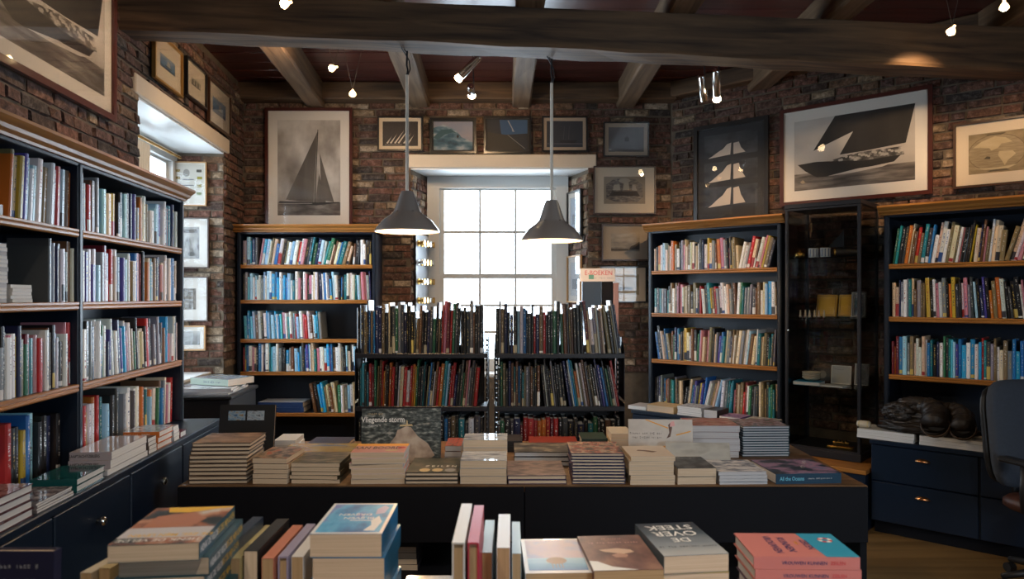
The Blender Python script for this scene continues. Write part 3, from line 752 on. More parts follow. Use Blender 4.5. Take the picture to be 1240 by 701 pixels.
CR = 'bookcase between window and glass cabinet'
row(RF, .045, 1.125, 1.832, [(0, 'ckowlwecoewkspcwewwkcwknwycsf'), (-3, 'opskmdcec'), (12, 'wwsrcf'), (14, 'wcpyed')], .205, .262, CR, 'top', dep=(.16, .22))
row(RF, .045, 1.125, 1.464, [(0, 'tdtsdtkewepmpwcekewkr'), (-4, 'wktyersww'), (-3, 'wcsdf'), (3, 'wgtsss'), (0, 'dfewclBwe')], .205, .262, CR, 'second', dep=(.16, .22))
row(RF, .045, 1.125, 1.062, [(-8, 'bdkcsbe'), (0, 'fgnbckeycwfk'), (3, 'gtpcfpekcs'), (5, 'vbtcsnewe'), (7, 'csewlfc'), (3, 'wtecekttds')], .215, .29, CR, 'third', dep=(.16, .22))
row(RF, .045, 1.125, .642, [(0, 'kdnskbofgtsekeck'), (8, 'kkcbvsnyvb'), (14, 'wwsecl'), (5, 'wstkCt'), (3, 'pfcermwgksd'), (0, 'ceedtgtc')], .23, .29, CR, 'lowest', dep=(.16, .22), setback=(.03, .06))
CM = 'bookcase below world map'
row(RF, 1.935, 3.05, 1.832, [(8, 'gtkdocfretdb'), (9, 'wcwwecewpkdky'), (6, 'cnfpewcce'), (16, 'ecwpkn'), (10, 'nvdstbwl'), (8, 'ycebwk')], .215, .28, CM, 'top', dep=(.16, .22))
row(RF, 1.935, 3.05, 1.464, [(0, 'ccnswstcfsee'), (-2, 'ykwpwskoydkwpsd'), (-4, 'lknvkoeow'), (-6, 'kdkkwpcccwk'), (-7, 'dnkbbtnlcekwkb')], .21, .275, CM, 'second', dep=(.16, .22))
row(RF, 1.935, 3.05, 1.062, [(0, 'momblsecwwcwbtknwgdtClvbBwBwBrtdsewces'), (0, 'bBbBbcwlwdkekotkwdcbk')], .21, .275, CM, 'third', dep=(.16, .22))
row(RF, 2.45, 2.80, .642, [(-12, 'fcm'), (-14, 'BtblbeyBk')], .20, .235, CM, 'lowest', dep=(.16, .2), setback=(.08, .1))
ALLB.sort(key=lambda t: (-t[0], -t[1]))
NB = 300
rest = Bag()
for n, (vis, area, B, w_, h, d, c1, c2, lab, grp) in enumerate(ALLB):
    sd = n % 97
    if n < NB and vis:
        g = Bag(); g.add(None, w_, h, d, c1, c2, sd); tag(link('book', g.mesh('book'), None, B), lab, 'book', grp)
    else: rest.add(B, w_, h, d, c1, c2, sd)
tag(link('shelved_books', rest.mesh('shelved_books'), None, None), 'many small book spines filling the farther shelves', 'books', kind='stuff')
#PART4
# ------------------------------------------------------------------ books lying in stacks, leaning, or spine up
INK = {'white': plain('ink_white', (.78, .77, .74), .5), 'black': plain('ink_black', (.015, .015, .02), .5), 'yellow': plain('ink_yellow', (.75, .45, .06), .5), 'navy': plain('ink_navy', (.02, .03, .12), .5),
       'red': plain('ink_red', (.55, .05, .06), .5), 'gold': plain('ink_gold', (.62, .48, .26), .5), 'grey': plain('ink_grey', (.3, .3, .32), .5), 'cyan': plain('ink_cyan', (.15, .5, .65), .5), 'orange': plain('ink_orange', (.75, .33, .03), .5), 'pink': plain('ink_pink', (.7, .35, .33), .5)}
def cov(col, rough=.42): return plain('cover_%d_%d_%d_%d' % (*[int(c * 999) for c in col], rough * 100), col, rough, coat=.08, spec=.35)
LBM = {}
def lay_mesh(A, Bq, Tk, spine, hard, cover, artm):
    key = (round(A, 4), round(Bq, 4), round(Tk, 4), spine, hard, cover.name, artm.name if artm else '')
    if key in LBM: return LBM[key]
    ct = .0028 if hard else .0008
    prof = [(-A / 2, 0), (A / 2, 0), (A / 2, Tk), (-A / 2, Tk), (-A / 2, Tk - ct), (A / 2 - ct, Tk - ct), (A / 2 - ct, ct), (-A / 2, ct)]
    def mp(a, b, z): return {'R': (a, b, z), 'L': (-a, b, z), 'N': (b, -a, z), 'F': (b, a, z)}[spine]
    n = 8; vs = [mp(p[0], s * Bq / 2, p[1]) for s in (-1, 1) for p in prof]; fs = [(i, (i + 1) % n, n + (i + 1) % n, n + i) for i in range(n)] + [tuple(range(n)), tuple(range(2 * n - 1, n - 1, -1))]
    mb = MB(); mb.add(vs, fs); mb.m[2] = 1
    W, L = (A, Bq) if spine in 'RL' else (Bq, A)
    mb.uv[2] = [((vs[i][0] + W / 2) / W, (vs[i][1] + L / 2) / L) for i in fs[2]]
    cm = mb.mesh('cover', [cover, artm or cover])
    ins = .0035 if hard else .0006; pb = MB(); q0 = mp(-A / 2 + ins, -Bq / 2 + ins, ct); q1 = mp(A / 2 - ct, Bq / 2 - ins, Tk - ct)
    pb.box(min(q0[0], q1[0]), max(q0[0], q1[0]), min(q0[1], q1[1]), max(q0[1], q1[1]), ct, Tk - ct)
    LBM[key] = (cm, pb)
    return LBM[key]
PBM = {}
def lbook(label, M, W, L, Tk, spine='R', cover=None, artm=None, pg='cream', hard=False, group=None, titles=(), stext=(), name=None):
    A, Bq = (W, L) if spine in 'RL' else (L, W)
    cm, pb = lay_mesh(A, Bq, Tk, spine, hard, cover, artm)
    e = thing(name or ('hardcover_book' if hard else 'paperback_book'), label, 'book', M, group)
    link('cover', cm, e)
    k = (id(pb), pg)
    if k not in PBM: PBM[k] = pb.mesh('page_block', pages(pg))
    link('page_block', PBM[k], e)
    for t in titles:                               # (text, x, y, size, rotation, ink[, stretch])
        text(t[0], e, T((t[1], t[2], Tk + .0005)) @ RZ(t[4]), t[3], INK[t[5]], bold=t[3] * .012, sx=t[6] if len(t) > 6 else 1)
    for t in stext:                                # (text, along, size, ink[, stretch])
        R = {'N': T((t[1], -A / 2 - .0005, Tk / 2)) @ RX(90), 'R': T((A / 2 + .0005, t[1], Tk / 2)) @ RZ(90) @ RX(90), 'L': T((-A / 2 - .0005, t[1], Tk / 2)) @ RZ(-90) @ RX(90)}[spine]
        text(t[0], e, R, t[2], INK[t[3]], name='spine_title', bold=t[2] * .015, sx=t[4] if len(t) > 4 else 1)
    return e
rs = random.Random(5)
def stack(desc, x, y, z, W, L, Tk, n, spine='R', rz=0, cover=None, artm=None, pg='cream', hard=False, titles=(), stext=(), jx=.004, jr=1.2, drift=(0, 0), group=None, tv=.0, top_label=None):
    """n like books, bottom first; drift moves each higher one"""
    zz = z
    for i in range(n):
        k = n - i
        lab = (top_label or desc + ', topmost') if k == 1 else '%s, %s from the top' % (desc, ordinal(k)) if i else '%s, lowest' % desc
        if n == 1: lab = top_label or desc
        tk = Tk * (1 + (rs.uniform(-tv, tv) if tv else 0))
        M = T((x + drift[0] * i + rs.uniform(-jx, jx), y + drift[1] * i + rs.uniform(-jx, jx), zz)) @ RZ(rz + rs.uniform(-jr, jr))
        lbook(lab, M, W, L, tk, spine, cover, artm, pg, hard, group or desc, titles if k == 1 else (), stext)
        zz += tk + .0004
    return zz
def leaning(label, x, y, z, W, L, Tk, tilt, rz, **kw):
    M = T((x, y, z)) @ RZ(rz) @ RX(90 - tilt) @ T((0, L / 2, 0))
    return lbook(label, M, W, L, Tk, **kw)
def upspine(label, x, y0, z, Wd, L, Tk, rz=0, **kw):
    """book with its spine up, lying on its fore-edge; x,y0 = middle of its near end, z = level it stands on"""
    M = T((x, y0, z)) @ RZ(rz) @ T((Tk / 2, L / 2, Wd / 2)) @ RY(-90)
    return lbook(label, M, Wd, L, Tk, spine='R', **kw)

# --- on the front counter
G = 'book piles on the front counter'
HV_ = art('cover_portrait', [(.02, .03, .035), (.03, .045, .05), (.32, .12, .07), (.5, .28, .18), (.55, .50, .48)], 2.2, (1, 1.3), seed=3)
TEALC = cov((.018, .075, .10))
def sheet(e, Tk, x0, x1, y0, y1, mat, lift=.0003, name='cover_band'):
    mb = MB(); mb.add([(x0, y0, Tk + lift), (x1, y0, Tk + lift), (x1, y1, Tk + lift), (x0, y1, Tk + lift)], [(0, 1, 2, 3)], uvs=[[(0, 0), (1, 0), (1, 1), (0, 1)]])
    return mb.build(name, mat, e)
def polyprint(e, Tk, pts, mat, lift=.00035, name='cover_print'):
    mb = MB(); mb.add([(p[0], p[1], Tk + lift) for p in pts], [tuple(range(len(pts)))]); return mb.build(name, mat, e)
n = 9; zz = CZ
for i in range(n):
    tk = .0305; sh = [(-.004, 0), (.012, .012), (.006, .01), (.0, .008), (.004, 0), (-.006, -.004), (-.004, .006), (.002, .01), (-.008, -.006)][i]
    lab = 'thick paperback with portrait cover and teal spine, topmost of the tall pile' if i == n - 1 else 'thick teal-spined paperback, %s from the top of the portrait pile' % ordinal(n - i)
    e = lbook(lab, T((-.615 + sh[0], 1.325 + sh[1], zz)) @ RZ(6 if i > 4 else 3), .150, .215, tk, 'R', TEALC, HV_ if i == n - 1 else None, 'cream', False, G,
              titles=[('HENK DE VELDE', 0, -.088, .019, 180, 'white', 1.0), ('DE ZEE, MIJN LEVEN', .012, -.062, .019, 180, 'yellow', .85)] if i == n - 1 else (),
              stext=[('HENK DE VELDE', -.052, .017, 'white', .8), ('DE ZEE, MIJN LEVEN', .048, .017, 'yellow', .72)] if i >= n - 4 else ())
    if i == n - 1:
        sheet(e, tk, -.075, .075, -.075, -.02, plain('cover_mist', (.5, .48, .5), .4), .0002)
        polyprint(e, tk, [(-.055, -.02), (.03, -.02), (.045, .03), (.01, .07), (-.05, .05)], plain('cover_skin', (.42, .17, .10), .4))
        polyprint(e, tk, [(.0, .07), (.045, .09), (.075, .095), (.075, .105), (-.05, .106), (-.04, .075)], INK['yellow'])
    zz += tk + .0006
tk = .042
ARTB = art('cover_waterblue', [(.02, .13, .34), (.03, .27, .55), (.08, .40, .66), (.16, .20, .50)], 2.4, (1, .8), seed=8)
zz = CZ
for i in range(5):
    tk = .0465
    lab = 'paperback with blue water cover and white border on top of the thick pile' if i == 4 else 'thick blue-spined paperback, %s from the top of the blue water pile' % ordinal(5 - i)
    e = lbook(lab, T((-.328 + (i % 2) * .006, 1.50, zz)) @ RZ(-1 + i * .4), .142, .206, tk, 'R', cov((.02, .17, .36)), plain('cover_white', (.72, .72, .72), .35, coat=.3) if i == 4 else None, 'cream', False, G,
              titles=[('BLIJVEN', .006, -.004, .019, 180, 'white'), ('DRIJVEN', -.006, .020, .019, 180, 'white')] if i == 4 else ())
    if i == 4:
        sheet(e, tk, -.064, .064, -.094, .094, ARTB)
        polyprint(e, tk, [(.030, -.085), (.052, -.085), (.058, -.03), (.046, .01), (.034, -.02), (.04, -.05)], INK['white'], .0006)
        polyprint(e, tk, [(-.01, -.022), (.04, -.022), (.04, -.018), (-.01, -.018)], INK['white'], .0006)
        polyprint(e, tk, [(.036, .02), (.054, .03), (.058, .07), (.046, .085), (.034, .06)], plain('cover_lav', (.35, .36, .55), .4), .0006)
    zz += tk + .0006
for (xa, xb, ya, yb, hh, lab) in ((-.120, -.054, 1.26, 1.48, .098, 'low black riser under the white and red spine-up books'), (-.052, .022, 1.42, 1.62, .043, 'thin black riser under the pale blue spine-up books')):
    mb = MB(); mb.bevbox(-(xb - xa) / 2, (xb - xa) / 2, 0, yb - ya, 0, hh, .002); e = thing('book_riser', lab, 'riser', T(((xa + xb) / 2, ya, CZ))); mb.build('riser_box', BLACKW, e)
UP = [(546, 564, 657, 1.24, .235, .168, (.62, .60, .58), True, 'white-spined thick hardcover standing spine up, leftmost of five', 'tan'), (565, 581, 657, 1.25, .225, .166, (.42, .03, .06), True, 'red-spined hardcover standing spine up beside the white-spined one', 'tan'),
      (582, 597, 669, 1.40, .205, .150, (.40, .55, .66), False, 'pale blue paperback standing spine up, third of five', 'tan'), (600, 619, 663, 1.36, .21, .150, (.66, .70, .74), False, 'silvery white paperback standing spine up, fourth of five', 'tan'), (619, 632, 670, 1.42, .20, .148, (.36, .50, .58), False, 'grey-blue paperback standing spine up beside the jellyfish book', 'tan')]
for (ua, ub, v, Y, L, hgt, c, hd, lab, pg) in UP:
    cx = ((ua + ub) / 2 - 620) / F * Y; topz = ZC - (v - HV) / F * Y; tk = (ub - ua) / F * Y * .85
    upspine(lab, cx, Y, topz - hgt, hgt, L, tk, rz=0, cover=cov(c), pg=pg, hard=hd, group='books standing spine up on the counter')
# jellyfish, brown and crossing paperbacks
def top_at(u0, u1, v, Y): return ((u0 + u1) / 2 - 620) / F * Y, ZC - (v - HV) / F * Y, (u1 - u0) / F * Y
x, z, wd = top_at(634, 717, 693, 1.46)
e = lbook('paperback with a brown jellyfish on a pink and blue cover', T((x, 1.56, z - .055)) @ RZ(2), .141, .205, .055, 'L', plain('cover_white', (.72, .72, .72), .35), None, 'tan', False, G)
sheet(e, .055, -.062, .062, -.09, -.02, art('cover_sea', [(.05, .17, .38), (.18, .40, .58), (.40, .60, .70)], 2, (1, 3), grad=.6, seed=2)); sheet(e, .055, -.062, .062, -.02, .094, art('cover_dusk', [(.5, .42, .5), (.55, .45, .48), (.36, .40, .55)], 2, (1, 1), seed=5))
polyprint(e, .055, [(.022 * math.cos(math.radians(a)), -.035 + .02 * math.sin(math.radians(a))) for a in range(0, 360, 20)], plain('jelly', (.26, .15, .07), .4))
for q in range(4): polyprint(e, .055, [(-.012 + q * .007, -.05), (-.010 + q * .007, -.05), (-.009 + q * .007, -.078), (-.0105 + q * .007, -.078)], plain('jelly', (.26, .15, .07), .4), .0006)
mb = MB(); mb.bevbox(-.06, .06, -.09, .09, 0, z - .055 - CZ, .003); e = thing('book_riser', 'thin black riser under the jellyfish paperback', 'riser', T((x + .005, 1.56, CZ))); mb.build('riser_box', BLACKW, e)
x, z, wd = top_at(722, 804, 689, 1.45); bk = .060
e = lbook('paperback with a brown portrait cover and white page corner', T((x - .01, 1.55, z - bk)) @ RZ(4), .145, .21, bk, 'L', cov((.16, .07, .055)), art('cover_brown', [(.07, .03, .03), (.17, .08, .065), (.30, .16, .11)], 2.2, seed=4), 'tan', False, G,
          titles=[('~18', .0, .055, .011, 180, 'pink'), ('~9', 0, .08, .009, 180, 'pink')])
polyprint(e, bk, [(-.0725, -.105), (.02, -.105), (-.03, -.085), (-.055, -.055), (-.0725, -.05)], INK['white'])
polyprint(e, bk, [(-.03, .0), (.01, -.015), (.035, -.005), (.03, .01), (.0, .02), (-.04, .012)], plain('cover_flower', (.62, .42, .30), .4))
polyprint(e, bk, [(-.012, -.035), (.012, -.035), (.018, -.02), (.0, -.008), (-.018, -.02)], plain('cover_flower2', (.45, .25, .18), .4))
mb = MB(); mb.bevbox(-.06, .06, -.09, .09, 0, z - bk - CZ, .003); e = thing('book_riser', 'thin black riser under the brown portrait paperback', 'riser', T((x - .01, 1.55, CZ))); mb.build('riser_box', BLACKW, e)
x, z, wd = top_at(806, 887, 671, 1.50)
e = lbook('thick paperback lettered OVER STEEK in white on a stormy sea cover', T((x - .018, 1.602, z - .038)) @ RZ(6.5), .142, .212, .038, 'L', cov((.10, .13, .16)), art('cover_storm', [(.02, .03, .045), (.05, .075, .10), (.22, .25, .28), (.42, .43, .43)], 2.0, (.6, 1.5), grad=-.75, seed=6), 'cream', False, G,
          titles=[('STEEK', .0, .072, .043, 180, 'white', .95), ('OVER', .0, .030, .043, 180, 'white', .95), ('DE', .0, -.012, .036, 180, 'white', .95), ('~20', .0, -.055, .014, 180, 'black', .8)])
e = lbook('yellow-edged paperback lying under the stormy sea book', T((x - .015, 1.602, z - .038 - .05)) @ RZ(5), .142, .21, .0494, 'L', cov((.45, .36, .05)), None, 'cream', False, G)
e = lbook('cream paperback at the bottom under the stormy sea book', T((x - .015, 1.602, CZ)) @ RZ(5), .142, .21, z - .088 - CZ - .001, 'L', cov((.5, .45, .35)), None, 'cream', False, G)
# pink books
PINKC = cov((.56, .19, .17))
zz = CZ; x, z, wd = top_at(920, 1048, 674, 1.50)
hb = .0265; nb = int((z - CZ) / (hb + .0006)); zz = z - nb * (hb + .0006)
mb = MB(); mb.bevbox(-.09, .09, -.06, .06, 0, max(.004, zz - CZ), .001); e = thing('book_riser', 'thin black board under the pink hardcovers', 'riser', T((x - .03, 1.585, CZ))); mb.build('riser_box', BLACKW, e)
for i in range(nb):
    lab = 'salmon pink hardcover with a blue corner and lifebuoy, top of its pile' if i == nb - 1 else 'salmon pink hardcover, %s from the top of the lifebuoy pile' % ordinal(nb - i)
    kw = dict(cover=PINKC if i >= nb - 2 else cov((.10, .05, .09)), artm=PINKC if i >= nb - 2 else None)
    if i < nb - 2: lab = 'dark purple hardcover, %s from the top under the pink ones' % ordinal(nb - i)
    e = lbook(lab, T((x - .01 + (nb - 1 - i) * .003, 1.575, zz)) @ RZ(-1.5), .222, .150, hb, 'N', kw['cover'], kw['artm'], 'white', True, G,
              titles=[('VROUWEN', -.048, .0, .024, -90, 'navy', .9), ('KUNNEN', -.018, .0, .024, -90, 'navy', .9), ('NIET', .008, .01, .010, -90, 'orange'), ('ZEILEN', .028, .0, .022, -90, 'navy', .9)] if i == nb - 1 else (),
              stext=[('VROUWEN KUNNEN', -.005, .010, 'navy'), ('ZEILEN', .065, .010, 'red')] if i >= nb - 2 else ())
    if i == nb - 1:
        polyprint(e, hb, [(.042, -.0745), (.111, -.0745), (.111, .0745), (.030, .0745)], art('cover_seablue', [(.02, .20, .38), (.03, .30, .45), (.05, .10, .25)], 2, seed=1), .0003)
        for q in range(8):
            a0, a1 = math.radians(q * 45), math.radians(q * 45 + 45)
            polyprint(e, hb, [(.08 + r_ * math.cos(a), .03 + r_ * math.sin(a)) for r_, a in ((.008, a0), (.016, a0), (.016, (a0 + a1) / 2), (.016, a1), (.008, a1))], INK['red'] if q % 2 else INK['white'], .0008, 'lifebuoy_print')
    zz += hb + .0006
# row of spine-up books beside the portrait pile
ROWU = [(258, 276, 666, 1.38, (.03, .045, .07), 'dark blue', 'cream'), (277, 292, 676, 1.40, (.45, .38, .18), 'olive yellow', 'tan'), (293, 314, 667, 1.41, (.018, .020, .022), 'black', 'cream'), (315, 333, 676, 1.40, (.52, .19, .12), 'salmon orange', 'tan'), (335, 350, 674, 1.41, (.30, .27, .38), 'silver violet', 'tan'), (351, 369, 674, 1.42, (.66, .64, .62), 'white', 'tan')]
for i, (ua, ub, v, Y, c, cn, pg) in enumerate(ROWU):
    cx = ((ua + ub) / 2 - 620) / F * Y; topz = ZC - (v - HV) / F * Y; hg = .145
    upspine(cn + '-spined book standing spine up between the portrait and blue water piles', cx, Y, topz - hg, hg, .205 if i else .21, (ub - ua) / F * Y * .80, rz=.5, cover=cov(c), pg=pg, hard=i in (4,), group='books standing spine up beside the portrait pile')
mb = MB(); mb.bevbox(-.12, .11, -.13, .10, 0, .05, .004); e = thing('book_riser', 'low black riser under the spine-up books beside the portrait pile', 'riser', T((-.50, 1.54, CZ))); mb.build('riser_box', BLACKW, e)
# far corner of the counter: dark back cover, green spine, pale fore-edges
leaning('navy book standing with its text-covered back cover towards the viewer', -.835, 1.17, .92, .175, .265, .020, 2, 0, spine='R', cover=cov((.016, .016, .04)), pg='cream', hard=True, titles=[('~20', 0, .108, .011, 0, 'grey')] + [('~%d' % (24 + q % 3), 0, .085 - .011 * q, .0095, 0, 'grey') for q in range(8)])
upspine('green book standing spine up in front of the navy back cover', -.715, 1.00, CZ, .165, .15, .028, rz=-32, cover=cov((.01, .10, .09)), pg='tan', hard=True)
for q, (uu, c, cn) in enumerate(((98, (.50, .42, .30), 'cream'), (116, (.42, .32, .16), 'tan'))):
    upspine(cn + '-spined book standing spine up beside the navy back cover', (uu + 6 - 620) / F * 1.34, 1.34 + .012 * q, CZ + .0505, .13 + .004 * q, .20, .022, rz=-6, cover=cov(c), pg='tan', hard=False, group='pale books behind the navy cover')
upspine('blue book standing spine up close beside the portrait pile', (146 - 620) / F * 1.36, 1.37, CZ + .0505, .13, .17, .014, rz=-6, cover=cov((.02, .12, .30)), pg='tan')
mb = MB(); mb.bevbox(-.08, .10, -.02, .2, 0, .05, .004); e = thing('book_riser', 'low black riser under the pale spine-up books', 'riser', T((-.80, 1.36, CZ))); mb.build('riser_box', BLACKW, e)
# glossy white book low between the blue water pile and the spine-up books
lbook('white glossy paperback lying flat behind the blue water pile', T((-.185, 1.58, CZ)) @ RZ(0), .12, .17, .048, 'L', plain('cover_white', (.72, .72, .72), .35), art('cover_pale', [(.6, .6, .62), (.72, .72, .74), (.5, .52, .6)], 6, seed=3, rough=.12), 'white', False, G)
#PART5
# --- on the display table
G = 'book piles on the display table'
def pile(desc, ua, ub, Y, n, Tk, L, top=None, z=TZ, shrink=.985, **kw):
    x = ((ua + ub) / 2 - 620) / F * Y; W = (ub - ua) / F * Y * shrink
    return stack(desc, x, Y + L / 2, z, W, L, Tk, n, group=G, top_label=top, **kw)
DARKCOV = [(.012, .013, .014), (.05, .045, .03), (.16, .13, .08), (.30, .26, .18)]
pile('tan hardcover in the ten-book stack by the navy cabinet', 226, 297, 3.31, 10, .0186, .25, spine='L', rz=2, cover=cov((.05, .035, .03)), artm=art('cover_tan', [(.08, .045, .025), (.26, .15, .08), (.38, .24, .14)], 3, seed=9), pg='cream', hard=True, drift=(.0012, .001), tv=.04,
     top='tan hardcover with a dark ship print, top of the ten-book stack')
e = leaning('black landscape book with two small photos leaning behind the ten-book stack', (298 - 620) / F * 3.78, 3.78, TZ, .292, .295, .022, 10, 2, spine='L', cover=cov((.010, .010, .011)), pg='cream', hard=True)
for q, c in ((-.055, [(.04, .10, .20), (.25, .35, .42), (.25, .14, .04)]), (.045, [(.16, .22, .28), (.35, .40, .44), (.05, .05, .06)])):
    sheet(e, .022, q - .045, q + .045, .065, .115, art('photo_%d' % int(q * 1000), c, 3, seed=q), .0004, 'photo_print')
pile('paperback with a dark red and tan cover, beside the ten-book stack', 307, 350, 3.31, 5, .0235, .25, spine='L', rz=-1.5, cover=cov((.07, .05, .04)), artm=art('cover_rust', [(.03, .025, .02), (.17, .11, .07), (.36, .27, .18), (.40, .10, .05)], 4, seed=12), pg='cream', tv=.1, top='paperback with a dark red and tan cover, topmost of five')
pile('soft magazine with a dark olive cover in a low pile', 352, 412, 3.32, 5, .0185, .24, spine='R', rz=-2, cover=cov((.06, .05, .03)), artm=art('cover_olive', [(.02, .02, .015), (.09, .075, .04), (.22, .19, .12)], 4, (1, 2), seed=14), pg='cream', jr=2.5, tv=.15, top='soft magazine with a dark olive cover, topmost of its low pile')
pile('wide ochre landscape book in the flat pile behind', 330, 430, 3.62, 3, .021, .30, spine='F', cover=cov((.10, .09, .08)), artm=art('cover_ochre', [(.10, .12, .18), (.30, .20, .05), (.36, .26, .08), (.12, .16, .25)], 3, (.7, 1.6), seed=15, rough=.18), pg='grey', hard=True, top='wide ochre landscape book on top of the flat pile behind')
pile('white book lying behind the black landscape book', 331, 357, 4.02, 2, .03, .2, spine='R', cover=cov((.5, .45, .38)), artm=None, pg='white', rz=4)
e = None
zt = pile('white-spined paperback in the pile lettered AAN BOORD', 423, 489, 3.31, 6, .0245, .20, spine='R', rz=3, cover=plain('cover_white', (.72, .72, .72), .35), pg='cream', jr=2.2, jx=.005, tv=.08, top='paperback lettered AAN BOORD on an orange and pink cover', titles=[('AAN BOORD', -.015, .0, .080, 0, 'black', .48)], artm=plain('cover_salmon', (.66, .30, .25), .3, coat=.3))
e = [o for o in COL.objects if o.name.startswith('paperback_book') and o.get('label', '').startswith('paperback lettered AAN')][0]
tk = max(v.co.z for v in e.children[0].data.vertices)
sheet(e, tk, -.125, .125, .045, .099, INK['orange'], .0003); sheet(e, tk, .03, .085, -.065, -.04, INK['gold'], .0004)
polyprint(e, tk, [(.098 + .02 * math.cos(a * .7), .01 + .022 * math.sin(a * .7)) for a in range(9)], INK['red'], .0005)
e = leaning('landscape hardcover lettered Vliegende storm with a ship in foaming waves', (486 - 620) / F * 3.72, 3.72, TZ, .412, .285, .026, 8, 3, spine='R', cover=cov((.012, .022, .09)), artm=art('cover_waves', [(.008, .012, .012), (.03, .04, .04), (.09, .105, .10), (.30, .31, .28)], 12, (1, 1.6), seed=16, detail=8), pg='white', hard=True,
            titles=[('Vliegende storm', -.095, .085, .040, 0, 'white', .85), ('~10', -.135, .115, .014, 0, 'gold'), ('~9', -.14, .055, .013, 0, 'white')])
FOAM = art('cover_foam', [(.30, .22, .17), (.45, .34, .26), (.55, .45, .36)], 5, seed=17)
mb = MB(); pp = [(-.09, -.14), (.12, -.14), (.175, -.10), (.14, -.04), (.085, .0), (.05, .045), (.025, .05), (-.02, .03), (-.03, .0), (-.07, -.05)]
mb.add([(p[0], p[1], .0264) for p in pp], [tuple(range(len(pp)))], uvs=[[(p[0] * 3 + .5, p[1] * 3 + .5) for p in pp]]); mb.build('foam_print', FOAM, e)
polyprint(e, .026, [(-.01, .05), (.06, .052), (.055, .060), (.034, .060), (.032, .08), (.026, .08), (.026, .060), (-.006, .058)], INK['gold'], .0008, 'ship_print')
pile('dark green landscape book lettered ZEILEN with three round medals', 490, 555, 3.31, 3, .0175, .30, spine='L', cover=cov((.06, .05, .045)), artm=art('cover_mosst', [(.012, .018, .014), (.03, .04, .03), (.10, .08, .06)], 4, seed=18), pg='cream', hard=True, titles=[('Z E I L E N', .03, -.03, .042, 0, 'white', .8)], top='dark green book lettered ZEILEN with three round medals')
e = [o for o in COL.objects if o.get('label', '') == 'dark green book lettered ZEILEN with three round medals'][0]
for q in range(3): polyprint(e, .0175, [(-.04 + q * .06 + .026 * math.cos(a * .5236), -.105 + .032 * math.sin(a * .5236)) for a in range(12)], INK['gold'] if q < 2 else INK['grey'], .0005, 'medal_print')
SILV = art('cover_silver', [(.10, .13, .20), (.42, .46, .52), (.62, .66, .72), (.22, .27, .36)], 3, (.6, 3), seed=19, rough=.07)
pile('thick paperback with a mirror-glossy silver cover below the rack gap', 557, 614, 3.31, 3, .036, .20, spine='L', cover=cov((.3, .32, .36)), artm=SILV, pg='cream', jr=.6)
pile('glossy silver-blue paperback in the taller pile behind the silver one', 560, 614, 3.55, 4, .039, .17, spine='L', cover=cov((.3, .32, .36)), artm=SILV, pg='cream', jr=.6)
pile('purple landscape hardcover with a misty harbour cover', 614, 686, 3.31, 2, .020, .30, spine='L', cover=cov((.06, .04, .08)), artm=art('cover_purple', [(.05, .04, .055), (.16, .12, .13), (.30, .22, .21), (.12, .10, .13)], 3, (1, 2.4), seed=20), pg='cream', hard=True)
pile('dark hardcover with a cream title label behind the purple landscape book', 622, 692, 3.66, 3, .024, .24, spine='R', cover=cov((.03, .03, .035)), artm=art('cover_slate', [(.02, .022, .025), (.05, .05, .055), (.30, .25, .18)], 3, seed=21), pg='grey', hard=True)
pile('thin hardcover in the many-layered pile with blue spines', 693, 758, 3.31, 10, .0137, .27, spine='R', rz=-1, cover=cov((.02, .025, .07)), artm=art('cover_collage', [(.02, .025, .03), (.07, .08, .09), (.30, .05, .04), (.45, .36, .28), (.05, .07, .05)], 5, seed=22), pg='cream', hard=True, jr=1.4, titles=[('~9', -.03, .09, .036, 0, 'gold')], top='thin hardcover with a red and grey collage cover on the many-layered pile', drift=(-.0006, .001))
pile('cream paperback with a small brown emblem, in the pile of six', 762, 817, 3.30, 6, .0215, .24, spine='R', rz=1, cover=cov((.50, .43, .36)), pg='cream', tv=.05, top='cream paperback with a small brown emblem, topmost of six')
e = [o for o in COL.objects if o.get('label', '') == 'cream paperback with a small brown emblem, topmost of six'][0]; tk = max(v.co.z for v in e.children[0].data.vertices)
polyprint(e, tk, [(-.04, .03), (.0, .02), (.045, -.01), (.02, -.03), (-.02, .0), (-.05, .01)], plain('emblem_brown', (.12, .06, .04), .5))
e = leaning('white landscape book with a yellow rope drawing, standing on the table', (801 - 620) / F * 3.66, 3.68, TZ, .33, .235, .016, 7, -3, spine='L', cover=cov((.55, .50, .45)), artm=art('cover_paper', [(.46, .41, .36), (.56, .50, .44), (.40, .36, .32)], 1.6, seed=23), pg='white', titles=[('~18', -.075, .045, .016, 0, 'black'), ('~20', -.07, .025, .013, 0, 'black')])
for pp in ([(-.155, -.03), (.03, -.025), (.03, -.017), (-.155, -.02)], [(-.08, .115), (.04, .07), (.04, .076), (-.07, .117)], [(.08, .035), (.155, .055), (.155, .061), (.08, .041)]): polyprint(e, .016, pp, INK['orange'], .0005, 'rope_print')
polyprint(e, .016, [(.03, .02), (.05, .03), (.06, .075), (.05, .10), (.04, .09), (.045, .05), (.035, .03)], plain('emblem_brown', (.12, .06, .04), .5), .0007, 'figure_print'); polyprint(e, .016, [(.048, .08), (.075, .085), (.07, .11), (.052, .105)], INK['pink'], .0009, 'figure_print')
pile('white-paged paperback in the thick stack behind the rope drawing book', 836, 897, 3.86, 5, .034, .25, spine='F', rz=-2, cover=cov((.25, .20, .2)), artm=art('cover_stripe', [(.45, .35, .3), (.08, .03, .03), (.3, .06, .06), (.5, .42, .38)], 6, (.5, 3), seed=24), pg='grey')
